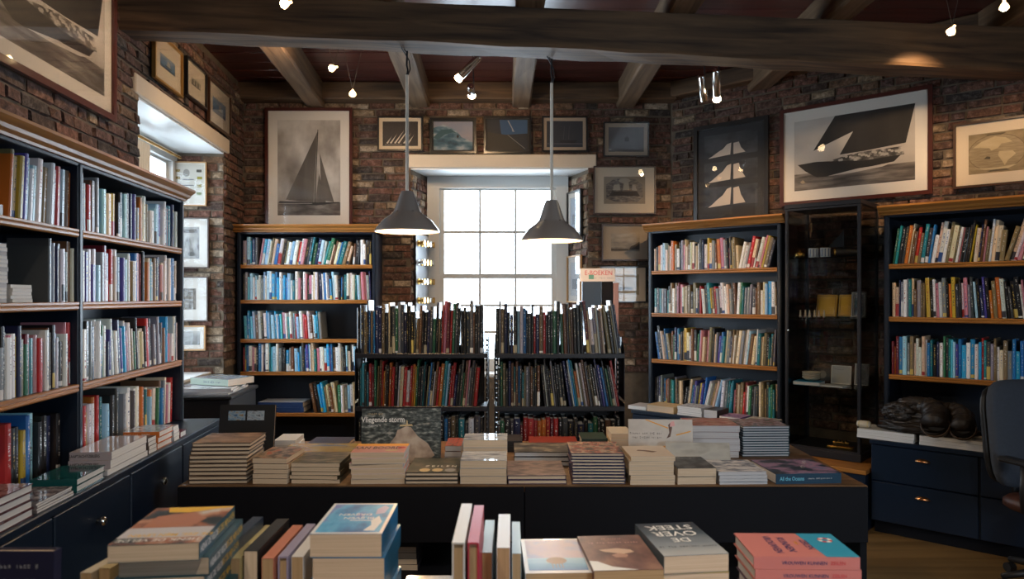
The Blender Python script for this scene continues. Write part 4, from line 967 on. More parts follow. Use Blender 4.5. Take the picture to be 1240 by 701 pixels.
e = leaning('grey landscape book with tiny ship prints leaning low in front of the thick stack', (846 - 620) / F * 3.56, 3.555, TZ, .318, .14, .012, 20, -3, spine='R', cover=cov((.30, .28, .25)), artm=art('cover_greige', [(.26, .24, .20), (.36, .33, .28), (.30, .28, .25)], 2, seed=25), pg='white')
for q in (.03, .05, .10): polyprint(e, .012, [(q, -.06), (q + .012, -.06), (q + .006, -.025)], INK['black'], .0005, 'ship_print')
pile('paperback with a dark harbour cover, one of two', 819, 867, 3.30, 2, .038, .24, spine='R', rz=2, cover=cov((.05, .06, .08)), artm=art('cover_harbour', [(.012, .015, .02), (.04, .05, .065), (.10, .11, .12)], 4, seed=26), pg='cream', titles=[('~6', 0, .085, .034, 0, 'grey')], top='paperback with a dark harbour cover, upper of two')
pile('thin white brochure with a swirl print', 868, 928, 3.30, 4, .0145, .24, spine='R', rz=3, cover=cov((.42, .42, .45)), artm=art('cover_swirl', [(.5, .5, .52), (.62, .62, .64), (.05, .08, .14), (.60, .60, .62)], 2.2, (1, 2), seed=27), pg='grey', tv=.1, top='thin white brochure with a swirl print, topmost of four')
pile('thin teal-spined magazine in the tall even stack', 898, 956, 3.88, 12, .0135, .24, spine='R', hard=True, rz=2, cover=cov((.010, .045, .07)), artm=art('cover_coral', [(.04, .05, .08), (.30, .25, .28), (.12, .03, .03), (.05, .12, .10)], 5, seed=28), pg='grey', jr=.5, jx=.0025)
e = lbook('thick dark blue hardcover lettered All the Oceans at the table corner', T((1.375, 3.31 + .15, TZ)) @ RZ(4), .315, .29, .048, 'N', cov((.012, .045, .085)), art('cover_ocean', [(.010, .012, .016), (.02, .04, .07), (.32, .18, .28), (.05, .14, .22)], 2.6, (1, 1.2), seed=29), 'white', True, G,
          titles=[('~11', .06, .03, .035, 62, 'white', .8)], stext=[('All the Oceans', -.08, .026, 'cyan', .75), ('~22', .055, .009, 'white')])
pile('cream book lying at the back near the dark rack', 740, 766, 3.98, 3, .035, .22, spine='R', cover=cov((.5, .46, .4)), pg='cream')
for q, (ua, ub, c) in enumerate(((478, 503, (.03, .02, .02)), (478, 507, (.30, .24, .15)))):
    pass
stack('dark book lying on the lower shelf under the display table', (488 - 620) / F * 3.45, 3.52, .2855, .15, .2, .028, 4, cover=cov((.04, .03, .03)), pg='cream', drift=(-.003, 0), group='books under the display table')
pile('dark red book lying flat before the rack beside the e-book sign', 640, 700, 4.02, 2, .022, .20, spine='N', cover=cov((.22, .03, .02)), pg='grey', hard=True)
pile('black book lying flat before the gap of the racks', 582, 632, 4.0, 2, .03, .20, spine='N', cover=cov((.02, .02, .025)), pg='grey', hard=True)
pile('dark green book lying flat at the back of the display table', 704, 736, 4.0, 3, .024, .20, spine='N', cover=cov((.02, .04, .035)), pg='cream', hard=True)
pile('red and black magazine behind the ZEILEN book', 538, 558, 3.75, 3, .028, .22, spine='L', cover=cov((.05, .03, .03)), artm=art('cover_redblk', [(.03, .03, .03), (.35, .06, .04), (.1, .09, .08)], 4, seed=71), pg='grey')
pile('dark book lying behind the ochre landscape books', 370, 420, 4.02, 2, .02, .2, spine='N', cover=cov((.03, .03, .05)), pg='cream', hard=True)
# --- on the low cabinet along the side wall
LM = LF @ T((0, -.105, 0))
def ledge(M0, desc, ua, ub, n, Tk, z, depth=.165, yoff=0, rz=0, grp='books lying on the side cabinet', top=None, **kw):
    M1 = M0 @ T((0, -depth / 2, 0))
    a, b = on(M1, ua)[0], on(M1, ub)[0]; zz = z
    for i in range(n):
        k = n - i; lab = (top or (desc + (', topmost' if n > 1 else ''))) if k == 1 else '%s, %s from the top' % (desc, ordinal(k))
        lbook(lab, M0 @ T(((a + b) / 2 + rs.uniform(-.004, .004), yoff + rs.uniform(-.004, .004), zz)) @ RZ(rz + rs.uniform(-1.5, 1.5)), b - a - .006, depth, Tk, group=grp, **kw); zz += Tk + .0005
ledge(LM, 'dark red hardcover in the near pile on the side cabinet', -14, 40, 4, .027, .871, spine='L', cover=cov((.07, .012, .018)), pg='white', hard=True, artm=art('cover_pink2', [(.05, .03, .03), (.32, .18, .17), (.15, .08, .08)], 3, seed=31, rough=.1))
ledge(LM, 'thin glossy magazine on the side cabinet beside the dark red pile', 44, 88, 4, .008, .871, spine='L', cover=cov((.20, .18, .19)), pg='white', artm=art('cover_mag', [(.30, .28, .30), (.10, .08, .10), (.4, .36, .36)], 4, seed=32, rough=.1))
ledge(LM, 'glossy teal hardcover lying on the side cabinet', 91, 127, 2, .026, .871, spine='L', cover=cov((.008, .07, .075), .08), pg='white', hard=True, artm=art('cover_teal', [(.006, .05, .055), (.01, .10, .10), (.03, .02, .04)], 2, seed=33, rough=.06))
ledge(LM, 'grey paperback with black spine band lettered KAAPTACHTZEILERS', 134, 178, 2, .034, .895, spine='L', cover=cov((.33, .29, .31)), pg='white', artm=plain('cover_pinkgloss', (.42, .36, .36), .08), stext=[('KAAPTACHTZEILERS', .025, .017, 'black', .78)])
ledge(LM, 'thin white book under the two grey paperbacks', 131, 179, 1, .023, .871, spine='L', cover=cov((.5, .5, .52)), pg='white')
ledge(LM, 'thin dark booklet on the side cabinet before the orange books', 180, 190, 4, .018, .871, spine='L', cover=cov((.06, .04, .035)), pg='white')
ledge(LM, 'orange-spined hardcover on the side cabinet', 191, 209, 3, .028, .871, spine='L', cover=cov((.50, .13, .02)), pg='white', hard=True, artm=art('cover_fish', [(.10, .12, .16), (.45, .47, .5), (.25, .28, .34)], 4, seed=34, rough=.1), stext=[('~12', .045, .012, 'white', .75), ('2014-2015', -.02, .012, 'white', .75)])
ledge(LM, 'white brochure on the side cabinet past the orange books', 210, 217, 4, .018, .871, spine='L', cover=cov((.45, .46, .5)), pg='white')
ledge(LM, 'dark red book lying at the far end of the side cabinet', 218, 226, 1, .03, .871, spine='L', cover=cov((.14, .015, .03)), pg='white', hard=True)
# dark chest in the corner behind that cabinet, with magazines
e = thing('corner_chest', 'dark wooden chest in the corner with magazines on top', 'chest', T((-2.095, 5.0, 0)) @ RZ(4))
mb = MB(); mb.bevbox(-.20, .20, -.30, .30, .05, .92, .006); mb.build('chest_body', plain('chest_wood', (.012, .010, .010), .35, vary=.3), e)
mb = MB(); mb.bevbox(-.215, .215, -.315, .315, .92, .945, .005); mb.build('chest_lid', plain('chest_wood', (.012, .010, .010), .35), e)
for sx in (-.16, .16):
    for sy in (-.26, .26): mb = MB(); mb.lathe([(.012, 0), (.022, .02), (.018, .05)], 10, T((sx, sy, 0)), cap=True); mb.build('foot', plain('chest_wood', (.012, .010, .010), .35), e)
stack('white magazine lying on the corner chest', -2.10, 4.98, .9455, .36, .47, .014, 3, spine='N', rz=8, cover=cov((.45, .45, .48)), artm=art('cover_papers', [(.25, .25, .3), (.55, .56, .6), (.62, .62, .66)], 5, seed=36, rough=.12), pg='white', jr=4, group='magazines on the corner chest')
lbook('thick pale green book on top of the magazines on the corner chest', T((-2.05, 5.03, .992)) @ RZ(-22), .34, .25, .045, 'N', cov((.36, .42, .34)), art('cover_glossg', [(.25, .30, .36), (.42, .48, .56), (.30, .36, .32)], 2, seed=37, rough=.08), 'white', False, None, stext=[('~15', .03, .024, 'navy', .8)])
# --- books lying on the low cabinet between window and glass cabinet
RM = RF @ T((0, -.12, 0)); GR = 'books lying on the cabinet beside the glass cabinet'
ledge(RM, 'thin white book with a red cover at the window end of the cabinet', 760, 782, 1, .03, .641, spine='L', cover=cov((.45, .40, .38)), pg='white', grp=GR, depth=.2)
ledge(RM, 'thick cream book lying on the cabinet beside the white booklets', 783, 817, 1, .055, .641, spine='R', cover=cov((.50, .34, .16)), pg='cream', hard=True, grp=GR, depth=.2)
ledge(RM, 'white booklet in the even little stack on the cabinet', 820, 850, 5, .014, .641, spine='R', cover=cov((.5, .5, .52)), pg='white', artm=art('cover_bw', [(.03, .03, .035), (.5, .5, .52), (.08, .08, .09)], 3, (4, .6), seed=38), grp=GR, depth=.2)
ledge(RM, 'black box-like book beside the white booklets', 852, 869, 1, .065, .641, spine='R', cover=cov((.02, .018, .02)), pg='grey', grp=GR, depth=.2)
ledge(RM, 'purple patterned magazine on the cabinet', 871, 897, 2, .014, .641, spine='R', cover=cov((.14, .08, .20)), pg='white', artm=art('cover_violet', [(.05, .03, .10), (.20, .10, .28), (.45, .35, .4)], 5, seed=39), grp=GR, depth=.2)
ledge(RM, 'white glossy magazine on the cabinet closest to the glass cabinet', 899, 936, 1, .022, .641, spine='R', cover=cov((.5, .46, .42)), pg='white', artm=art('cover_pale2', [(.35, .32, .3), (.55, .5, .46), (.3, .28, .28)], 2, seed=40, rough=.1), grp=GR, depth=.2)
# --- inside the bookcases, lying
stack('white and navy book lying on the lowest shelf of the back bookcase', -2.05, 6.41, .5795, .40, .24, .045, 2, spine='N', cover=cov((.02, .05, .16)), artm=cov((.5, .52, .56)), pg='white', hard=True, group='books lying in the back bookcase')
M0 = LF @ T((0, .14, 0))
for i in range(15):
    a, b = -.10, .10 + rs.uniform(-.006, .006)
    lbook('pale grey catalogue in the high stack on the near bay, %s from the bottom' % ordinal(i + 1), M0 @ T(((a + b) / 2 - .01 - .0012 * abs(i - 8), 0, 1.5805 + i * .0143)) @ RZ(rs.uniform(-1, 1)), .21, .22, .0138, 'L', cov((.42, .43, .47)), None, 'white' if i % 4 else 'grey', False, 'catalogues stacked on the near bay')
for i in range(5):
    lbook('small white booklet beside the catalogue stack, %s from the bottom' % ordinal(i + 1), M0 @ T((.19 + rs.uniform(-.004, .004), -.02, 1.5805 + i * .0135)) @ RZ(rs.uniform(-2, 2)), .13, .17, .013, 'L', cov((.5, .46, .42)), None, 'white', False, 'booklets on the near bay')
e = leaning('black folder standing behind the catalogue stack', 0, 0, 0, .30, .27, .02, 3, 0, spine='R', cover=cov((.012, .012, .018)), pg='grey', hard=True, name='folder'); e.matrix_local = LF @ T((.17, .275, 1.5805)) @ RX(90) @ T((0, .135, 0))
e = leaning('brown picture folder standing at the back of the top near shelf', 0, 0, 0, .40, .25, .012, 3, 0, spine='R', cover=cov((.14, .085, .03)), artm=art('cover_folder', [(.05, .03, .012), (.16, .10, .035), (.22, .15, .06)], 3, seed=44), pg='cream', hard=True, name='folder'); e.matrix_local = LF @ T((-.02, .28, 1.8905)) @ RX(90) @ T((0, .125, 0))
lbook('white oblong box lying on the top near shelf', LF @ T((-.03, .06, 1.8905)), .17, .07, .042, 'N', cov((.45, .44, .44)), None, 'grey', True, None, name='paper_box')
#PART6
# ------------------------------------------------------------------ framed pictures
MAHOG = plain('mahogany_frame', (.06, .014, .010), .3, coat=.4); EBONY = plain('ebony_frame', (.010, .009, .009), .3, coat=.3); GILT = plain('gilt_frame', (.35, .20, .06), .35, metal=.6); PINE = plain('pine_frame', (.42, .24, .10), .45); DKBRN = plain('brown_frame', (.05, .022, .012), .35)
MATW = plain('mount_white', (.78, .73, .66), .8); MATC = plain('mount_cream', (.68, .57, .43), .8); MATD = plain('mount_dark', (.03, .03, .032), .8); MATBG = plain('mount_beige', (.42, .34, .26), .8)
def ink(r, g=None, b=None): return plain('print_%d_%d_%d' % (r * 999, (g if g is not None else r) * 999, (b if b is not None else r) * 999), (r, g if g is not None else r, b if b is not None else r), .6)
PSKY = art('print_cloudsky', [(.14, .12, .10), (.36, .32, .28), (.68, .64, .58)], 2.2, (1, 1), grad=.15, seed=51, detail=7, rough=.6)
PSEA = art('print_sea', [(.05, .043, .037), (.12, .10, .088), (.26, .23, .20)], 5, (.6, 3), seed=52, detail=6, rough=.6)
PSAIL = art('print_sail', [(.09, .076, .064), (.15, .128, .108)], 2, (2, .4), seed=53, rough=.6); PSAILD = art('print_sail_dark', [(.018, .015, .013), (.034, .029, .025)], 2, (2, .4), seed=54, rough=.6)
def picture(label, M, x0, x1, z0, z1, fw, fmat, mw, mmat, shapes, group=None, tilt=0, parent_off=0.0, bottom_extra=0, glassm=None):
    """shapes: [(material, [(x, y) 0..1 in the print]), ...]; the first fills the print"""
    W, H = x1 - x0, z1 - z0
    e = thing('framed_picture', label, 'picture', M @ T(((x0 + x1) / 2, -.022 - parent_off, z0)) @ RX(tilt), group)
    mb = MB(); mb.ring(-W / 2, W / 2, 0, H, fw, -.030, -.006); o = mb.build('frame', fmat, e)
    mb = MB(); mb.box(-W / 2 + fw * .3, W / 2 - fw * .3, -.012, -.008, fw * .3, H - fw * .3); mb.build('backing_board', MATD, e)
    pw, ph = W - 2 * fw - 2 * mw, H - 2 * fw - 2 * mw - bottom_extra; px0, pz0 = -pw / 2, fw + mw + bottom_extra
    if mw > 0:
        mb = MB(); a, b = W / 2 - fw * .8, H - fw * .8
        o_ = [(-a, fw * .8), (a, fw * .8), (a, b), (-a, b)]; i_ = [(px0, pz0), (px0 + pw, pz0), (px0 + pw, pz0 + ph), (px0, pz0 + ph)]
        vs = [(p[0], -.0145, p[1]) for p in o_ + i_]; mb.add(vs, [(k, (k + 1) % 4, 4 + (k + 1) % 4, 4 + k) for k in range(4)]); mb.build('mount', mmat, e, fix=False)
    mb = MB(); mats = []
    for k, (mt, pts) in enumerate(shapes):
        if mt not in mats: mats.append(mt)
        q = [(px0 + p[0] * pw, -.0132 - .00025 * min(k, 10), pz0 + p[1] * ph) for p in pts]
        mb.add(q, [tuple(range(len(q)))], mats.index(mt), [[(p[0], p[1]) for p in pts]])
    mb.build('print', mats, e, fix=False)
    mb = MB(); mb.box(-W / 2 + fw * .6, W / 2 - fw * .6, -.0225, -.0205, fw * .6, H - fw * .6); mb.build('glass', glassm or PICGLASS, e)
    return e
FULL = [(0, 0), (1, 0), (1, 1), (0, 1)]
def rect(a, b, c, d): return [(a, b), (c, b), (c, d), (a, d)]
def rc(M, u0, v0, u1, v1):
    um = (u0 + u1) / 2
    return on(M, u0)[0], on(M, u1)[0], on(M, um, v1)[1], on(M, um, v0)[1]
def ell(cx, cy, rx, ry, n=20): return [(cx + rx * math.cos(2 * math.pi * i / n), cy + ry * math.sin(2 * math.pi * i / n)) for i in range(n)]
# tall yacht
yacht = [(PSKY, FULL), (PSEA, rect(0, 0, 1, .135)), (PSAIL, [(.13, .165), (.57, .135), (.635, .88)]), (PSAIL, [(.60, .13), (.64, .13), (.72, .10), (.78, .11), (.66, .44)]), (PSAIL, [(.67, .66), (.70, .16), (.90, .14), (.79, .38)]), (ink(.02, .017, .015), [(.02, .13), (.20, .125), (.62, .105), (.98, .13), (.99, .14), (.6, .135), (.03, .15)]), (ink(.03, .025, .02), [(.585, .13), (.60, .13), (.648, .90), (.636, .90)]), (ink(.36, .33, .29), rect(.0, .122, .55, .128)), (PSAIL, [(.645, .13), (.655, .13), (.70, .35), (.66, .40)])]
x0, x1, z0, z1 = rc(BW, 323, 132, 428, 274)
picture('tall sepia print of a gaff yacht in a mahogany frame above the back bookcase', BW, x0, x1, 2.245, z1, .028, MAHOG, .085, MATW, yacht)
# four small dark pictures over the window
fleet = [(ink(.035, .028, .026), FULL)] + [(ink(.62, .55, .45), [(a, .12), (a + .05, .10), (a + l * .55, .12 + l), (a + l * .45, .10 + l * .85)]) for a, l in ((.10, .30), (.20, .38), (.32, .52), (.42, .60), (.58, .40), (.70, .36))] + [(ink(.30, .26, .22), rect(.06, .05, .55, .07))]
picture('small black-framed print of white racing sails on a dark sea', BW, *rc(BW, 458, 142, 513, 184), .016, EBONY, .032, MATC, fleet, 'small pictures over the window')
WAVE = art('print_wave', [(.015, .05, .08), (.04, .11, .16), (.14, .22, .28), (.34, .38, .42)], 2.4, (1, 1.4), seed=55, detail=7, rough=.6)
wave = [(WAVE, FULL), (art('print_wavesky', [(.30, .27, .30), (.22, .24, .32)], 2, seed=56), [(0, .78), (.25, .90), (.55, .72), (.72, .45), (1, .28), (1, 1), (0, 1)]), (ink(.03, .09, .11), [(.0, .45), (.2, .72), (.45, .74), (.6, .58), (.5, .62), (.3, .55), (.1, .35)]), (ink(.02, .02, .025), ell(.62, .48, .03, .06, 8))]
picture('small black-framed photograph of a breaking blue wave', BW, *rc(BW, 521, 144, 577, 187), .022, EBONY, .012, MATD, wave, 'small pictures over the window')
windsurf = [(ink(.012, .016, .024), FULL), (ink(.02, .07, .16), [(.35, .50), (1, .55), (1, 1), (.3, 1)]), (ink(.03, .025, .018), [(0, 0), (.9, 0), (.5, .5), (0, .6)]), (ink(.25, .26, .28), [(.62, .62), (.68, .60), (.60, .80)]), (ink(.3, .3, .32), [(.50, .98), (.53, .98), (.66, .64), (.64, .64)]), (ink(.2, .19, .17), [(.5, .5), (.52, .5), (.95, .04), (.93, .04)])]
picture('small dark navy picture with a diagonal rope, over the window', BW, *rc(BW, 586, 142, 643, 187), .020, EBONY, .014, MATD, windsurf, 'small pictures over the window')
steamer = [(ink(.03, .034, .045), FULL), (ink(.018, .018, .022), [(.35, .18), (.80, .16), (.86, .28), (.5, .26), (.38, .28)]), (ink(.10, .10, .12), rect(.0, .12, 1, .15)), (ink(.07, .07, .085), [(.45, .3), (.47, .3), (.50, .8), (.49, .8)]), (ink(.07, .07, .085), [(.60, .3), (.62, .3), (.63, .8), (.62, .8)])]
picture('small black-framed night print of a ship in a beige mount', BW, *rc(BW, 656, 142, 711, 185), .014, EBONY, .030, MATBG, steamer, 'small pictures over the window')
lone = [(art('print_haze', [(.08, .075, .075), (.14, .13, .13)], 2, grad=.6, seed=57), FULL), (ink(.025, .02, .018), rect(.46, .42, .58, .58)), (ink(.06, .05, .045), rect(.5, .58, .54, .64))]
picture('grey seascape print with one tiny ship, top of the column beside the window', BW, *rc(BW, 730, 149, 785, 191), .012, EBONY, .036, MATBG, lone, 'pictures in the column beside the window')
ENG = art('print_engrave', [(.04, .028, .02), (.13, .095, .07), (.26, .20, .14)], 9, (1, 2), seed=58, detail=7)
battle = [(ink(.30, .235, .165), FULL), (ENG, [(.06, .2), (.3, .06), (.8, .06), (.95, .25), (.93, .7), (.75, .92), (.25, .92), (.05, .7)]), (ink(.045, .03, .022), [(.12, .3), (.88, .28), (.8, .46), (.2, .46)]), (ink(.42, .35, .26), [(.22, .5), (.40, .5), (.38, .72), (.24, .70)]), (ink(.42, .35, .26), [(.46, .5), (.62, .5), (.60, .78), (.48, .76)]), (ink(.40, .33, .25), [(.68, .5), (.80, .48), (.76, .70), (.69, .70)]), (ink(.40, .33, .25), ell(.5, .85, .14, .09))]
picture('engraving of a warship in a wide cream mount beside the window', BW, *rc(BW, 718, 202, 793, 260), .012, DKBRN, .085, MATC, battle, 'pictures in the column beside the window')
coast = [(art('print_coast', [(.10, .075, .05), (.28, .22, .15), (.42, .34, .25)], 3, (1, 2), grad=.35, seed=59), FULL), (ink(.05, .035, .025), rect(0, .05, .6, .14)), (ink(.045, .03, .022), [(.62, .1), (1, .1), (1, .55), (.85, .4), (.7, .3)])]
picture('small coastal engraving in a white mount below the warship engraving', BW, *rc(BW, 728, 272, 785, 316), .012, DKBRN, .075, MATBG, coast, 'pictures in the column beside the window')
picture('yellowed print in a thin gilt frame beside the e-book sign', BW, *rc(BW, 726, 323, 782, 366), .010, EBONY, .06, MATC, [(art('print_yellow', [(.28, .21, .11), (.46, .36, .21)], 3, seed=60), FULL), (ink(.10, .09, .07), rect(.3, .22, .8, .38))], 'pictures in the column beside the window')
# slanting wall
ice = [(art('print_ice_sky', [(.016, .016, .018), (.05, .05, .055)], 3, (1, 2), seed=61), FULL)]
for q, (yb, hh) in enumerate(((.70, .17), (.38, .22), (.06, .24))):
    ice.append((ink(.02, .02, .021), rect(0, yb - .06, 1, yb + .01)))
    ice.append((ink(.56, .48, .40), [(.08, yb), (.5, yb + .02), (.52, yb + hh), (.44, yb + hh * .92), (.36, yb + hh * .6), (.26, yb + hh * .4), (.16, yb + hh * .15)])); ice.append((ink(.50, .43, .36), [(.56, yb + .02), (.78, yb + .03), (.70, yb + hh * .55), (.66, yb + hh), (.56, yb + hh * .95)]))
x0, x1, z0, z1 = rc(RW, 843, 148, 933, 266)
picture('black-framed triptych print of three white sails on dark water', RW, x0, x1, 2.26, z1, .035, EBONY, .06, MATD, ice)
def bowprint(seed):
    return [(art('print_bowsky%d' % seed, [(.30, .26, .23), (.50, .45, .40), (.66, .61, .55)], 1.6, grad=.25, seed=seed, rough=.6), FULL), (PSEA, rect(0, 0, 1, .24)), (PSAILD, [(.17, .55), (.36, 1), (1, 1), (1, .98), (.60, .80)]), (PSAILD, [(.40, .45), (.52, .77), (1, .985), (.93, .50), (.60, .46)]), (ink(.016, .013, .011), [(.03, .375), (.20, .39), (.60, .34), (.90, .36), (.84, .27), (.55, .22), (.28, .165), (.20, .17), (.10, .27)]),
            (art('print_crew', [(.03, .026, .022), (.10, .09, .08), (.55, .5, .45)], 14, seed=80, rough=.6), [(.36, .40), (.55, .45), (.90, .46), (.92, .35), (.60, .33), (.30, .375)]), (ink(.55, .50, .45), [(.30, .17), (.55, .23), (.80, .25), (.9, .29), (.75, .22), (.5, .18)])] + [(ink(.44, .40, .35), ell(.40 + .5 * ((q * 37) % 100) / 100, .375 + .06 * ((q * 53) % 100) / 100, .014, .018, 6)) for q in range(22)]
RLN = RW
x0, x1, z0, z1 = rc(RW, 947, 124, 1131, 243)
picture('large framed print of a racing yacht bow under dark sails, over the glass cabinet', RW, x0, x1, z0, z1 + .03, .030, MAHOG, .085, MATW, bowprint(62))
MAPB = art('print_map', [(.22, .165, .09), (.34, .26, .15)], 6, seed=63, rough=.7); LAND = art('print_land', [(.46, .36, .21), (.52, .42, .26)], 6, seed=64, rough=.7)
hemis = lambda cx: [(ink(.16, .115, .06), ell(cx, .5, .262, .455, 36)), (art('print_ocean', [(.24, .18, .10), (.33, .255, .15)], 9, (1, 3), seed=65), ell(cx, .5, .255, .44, 36))]
mapp = [(MAPB, FULL)] + hemis(.255) + hemis(.775) + [(LAND, [(.04, .66), (.12, .80), (.24, .90), (.34, .84), (.40, .72), (.30, .70), (.27, .60), (.21, .55), (.19, .62), (.10, .66)]), (LAND, [(.28, .52), (.40, .50), (.43, .42), (.36, .28), (.33, .16), (.30, .30), (.27, .42)]), (LAND, [(.62, .70), (.72, .86), (.90, .84), (.97, .65), (.88, .55), (.80, .60), (.72, .52), (.66, .58)]), (LAND, [(.62, .55), (.74, .54), (.76, .40), (.68, .22), (.63, .40)]), (LAND, [(.06, .14), (.16, .08), (.36, .08), (.44, .16), (.26, .12)]),
        (ink(.10, .075, .04), [(.15, .97), (.35, .97), (.30, .92), (.18, .93)]), (ink(.10, .075, .04), [(.16, .03), (.38, .03), (.34, .08), (.22, .07)]), (ink(.11, .08, .045), ell(.515, .5, .012, .05, 8)), (ink(.08, .06, .035), [(.14, .36), (.20, .34), (.20, .40), (.17, .42)])]
x0 = on(RW, 1156)[0]; x1 = x0 + .82; zb = on(RW, 1200, 226)[1]; ztp = on(RW, 1200, 146)[1]
picture('antique double-hemisphere world map in a thin brown frame', RW, x0, x1, zb, ztp, .016, DKBRN, .075, MATC, mapp)
# side wall
xa = on(LW, 130)[0]
picture('huge framed print of a yacht bow under dark sails high on the side wall', LW, xa - 1.25, xa, 2.575, 3.40, .034, MAHOG, .08, MATW, bowprint(66))
blue = [(art('print_bluesea', [(.03, .06, .11), (.10, .20, .33), (.28, .34, .40)], 2.5, (1, 2), grad=.5, seed=67), FULL), (ink(.42, .38, .32), [(.45, .35), (.7, .35), (.66, .7), (.5, .75)]), (ink(.02, .025, .03), rect(.3, .28, .8, .34))]
tall = [(ink(.40, .36, .27), FULL)] + [(ink(.10, .09, .07), [(a, .15), (a + .16, .15), (a + .14, .85), (a + .03, .85)]) for a in (.12, .40, .68)] + [(ink(.04, .035, .03), rect(.05, .06, .95, .16))]
for (ua, va, ub, vb, sh, fm, lab) in ((178, 49, 213, 106, blue, GILT, 'small framed print of a ship on blue sea, nearest of three over the side window'), (218, 78, 243, 124, tall, EBONY, 'small framed print of three tall masts, middle of three over the side window'), (246, 105, 273, 158, blue, DKBRN, 'small framed print of a blue sailing ship, farthest of three over the side window')):
    a, b = on(LW, ua)[0], on(LW, ub)[0]; um = (ua + ub) / 2
    picture(lab, LW, a, b, max(2.965, on(LW, um, vb)[1]), min(3.345, on(LW, um, va)[1]), .014, fm, .10, MATC, sh, 'small pictures over the side window')
# reveal of the side window
RVW = LW @ REV
def rv(u0, v0, u1, v1): 
    x0, x1, z0, z1 = rc(RVW, u0, v0, u1, v1); return x0, x1, z0, z1
chart = [(ink(.60, .57, .50), FULL), (ink(.30, .28, .25), ell(.45, .78, .10, .10))] + [(ink(*c), rect(a, b, a + .16, b + .07)) for a, b, c in ((.10, .80, (.28, .2, .05)), (.76, .80, (.08, .07, .05)), (.10, .62, (.3, .22, .06)), (.78, .62, (.30, .26, .03)), (.12, .45, (.2, .2, .2)), (.78, .42, (.28, .22, .05)), (.14, .26, (.05, .2, .3)), (.40, .18, (.10, .25, .30)), (.76, .22, (.16, .2, .05)))] + [(ink(.14, .14, .15), rect(.33, y, .68, y + .025)) for y in (.60, .45, .33)]
picture('white chart of small knots and boats on the side window reveal', RVW, *rv(207, 197, 252, 250), .008, PINE, .012, MATW, chart)
etch = [(art('print_etch', [(.16, .15, .14), (.34, .33, .31), (.5, .49, .46)], 4, seed=68), FULL), (ink(.10, .1, .095), ell(.6, .15, .18, .07)), (ink(.12, .11, .1), rect(.1, .82, .9, .93))]
picture('grey etching in a red-brown frame below the white chart', RVW, *rv(208, 264, 255, 325), .010, DKBRN, .07, MATW, etch, 'pictures on the side window reveal')
picture('sepia street print in a white mount below the grey etching', RVW, *rv(209, 335, 254, 389), .010, DKBRN, .09, MATW, [(art('print_street', [(.05, .04, .03), (.16, .13, .10), (.34, .30, .25)], 6, seed=69), FULL)], 'pictures on the side window reveal')
picture('small landscape print in a pine frame, lowest on the side window reveal', RVW, *rv(209, 394, 251, 424), .012, PINE, .035, MATW, [(art('print_land2', [(.12, .12, .11), (.3, .3, .29), (.5, .49, .46)], 4, grad=.4, seed=70), FULL)], 'pictures on the side window reveal')
# splayed reveals of the window behind
for (z0, z1, lab, fm, c) in ((2.17, 2.62, 'pale framed print, upper of two on the window reveal beside the engravings', EBONY, (.45, .55, .68)), (1.55, 2.0, 'pale framed print in pine frame, lower of two on the window reveal', PINE, (.55, .58, .62))):
    picture(lab, S2, .10, .42, z0, z1, .014, fm, .05, MATW, [(ink(*c), FULL), (ink(.2, .25, .3), rect(.2, .2, .8, .5))], 'prints on the window reveal')
e = thing('brass_hook_board', 'white board with rows of brass rollers hung on the window reveal', 'display board', S1 @ T((.24, -.018, 1.30)))
mb = MB(); mb.bevbox(-.19, .19, -.012, .006, 0, .90, .003); mb.build('board', plain('board_white', (.62, .64, .68), .4), e)
mb = MB(); mb.ring(-.20, .20, -.01, .91, .014, -.018, .008); mb.build('frame', EBONY, e)
for r_ in range(5):
    for c in range(4):
        mb = MB(); mb.lathe([(.0005, 0), (.030, 0), (.030, .012), (.018, .018), (.018, .05), (.030, .056), (.030, .066), (.0005, .067)], 14, T((-.13 + c * .087, -.012, .09 + r_ * .18)) @ RX(90)); mb.build('brass_roller', BRASS if (r_ + c) % 3 else CHROME, e, smooth=False)
# ------------------------------------------------------------------ sign stand
YS = 5.2
sx0, sx1 = (705 - 620) / F * YS, (744 - 620) / F * YS
e = thing('ebook_stand', 'navy e-book display stand with a white sign reading E-BOEKEN', 'display stand', T(((sx0 + sx1) / 2, YS, 0)))
hw = (sx1 - sx0) / 2; zs0 = ZC - (341 - HV) / F * YS; zs1 = ZC - (325 - HV) / F * YS
mb = MB(); mb.bevbox(-hw, .02, 0, .03, 0, zs0 + .02, .003); mb.build('navy_panel', NAVY2, e)
mb = MB(); mb.bevbox(.025, hw - .01, 0, .03, 0, zs0 + .02, .003); mb.build('black_panel', BLACKW, e)
mb = MB(); mb.bevbox(hw - .008, hw + .03, -.01, .2, 0, zs0 - .01, .003); mb.build('side_panel', plain('pink_board', (.30, .17, .16), .5), e)
mb = MB(); mb.bevbox(-hw, hw, .0, .2, .0, .05, .003); mb.build('stand_base', BLACKW, e)
mb = MB(); mb.bevbox(-hw - .018, hw + .005, -.016, -.002, zs0, zs1, .003); s = mb.build('sign_board', plain('sign_white', (.66, .60, .58), .45), e)
text('E-BOEKEN', s, T((0, -.0168, zs0 + .062)) @ RX(90), .048, INK['red'], sx=.92); text('~16', s, T((.03, -.0168, zs0 + .026)) @ RX(90), .018, INK['grey'])
mb = MB(); mb.box(-.072, -.035, -.0175, -.0162, zs0 + .018, zs0 + .05); mb.build('reader_icon', plain('icon_green', (.10, .28, .22), .5), s)
mb = MB(); mb.box(-hw + .02, -.02, -.008, 0, 1.50, 1.508); mb.build('panel_slot', BLACK, e)
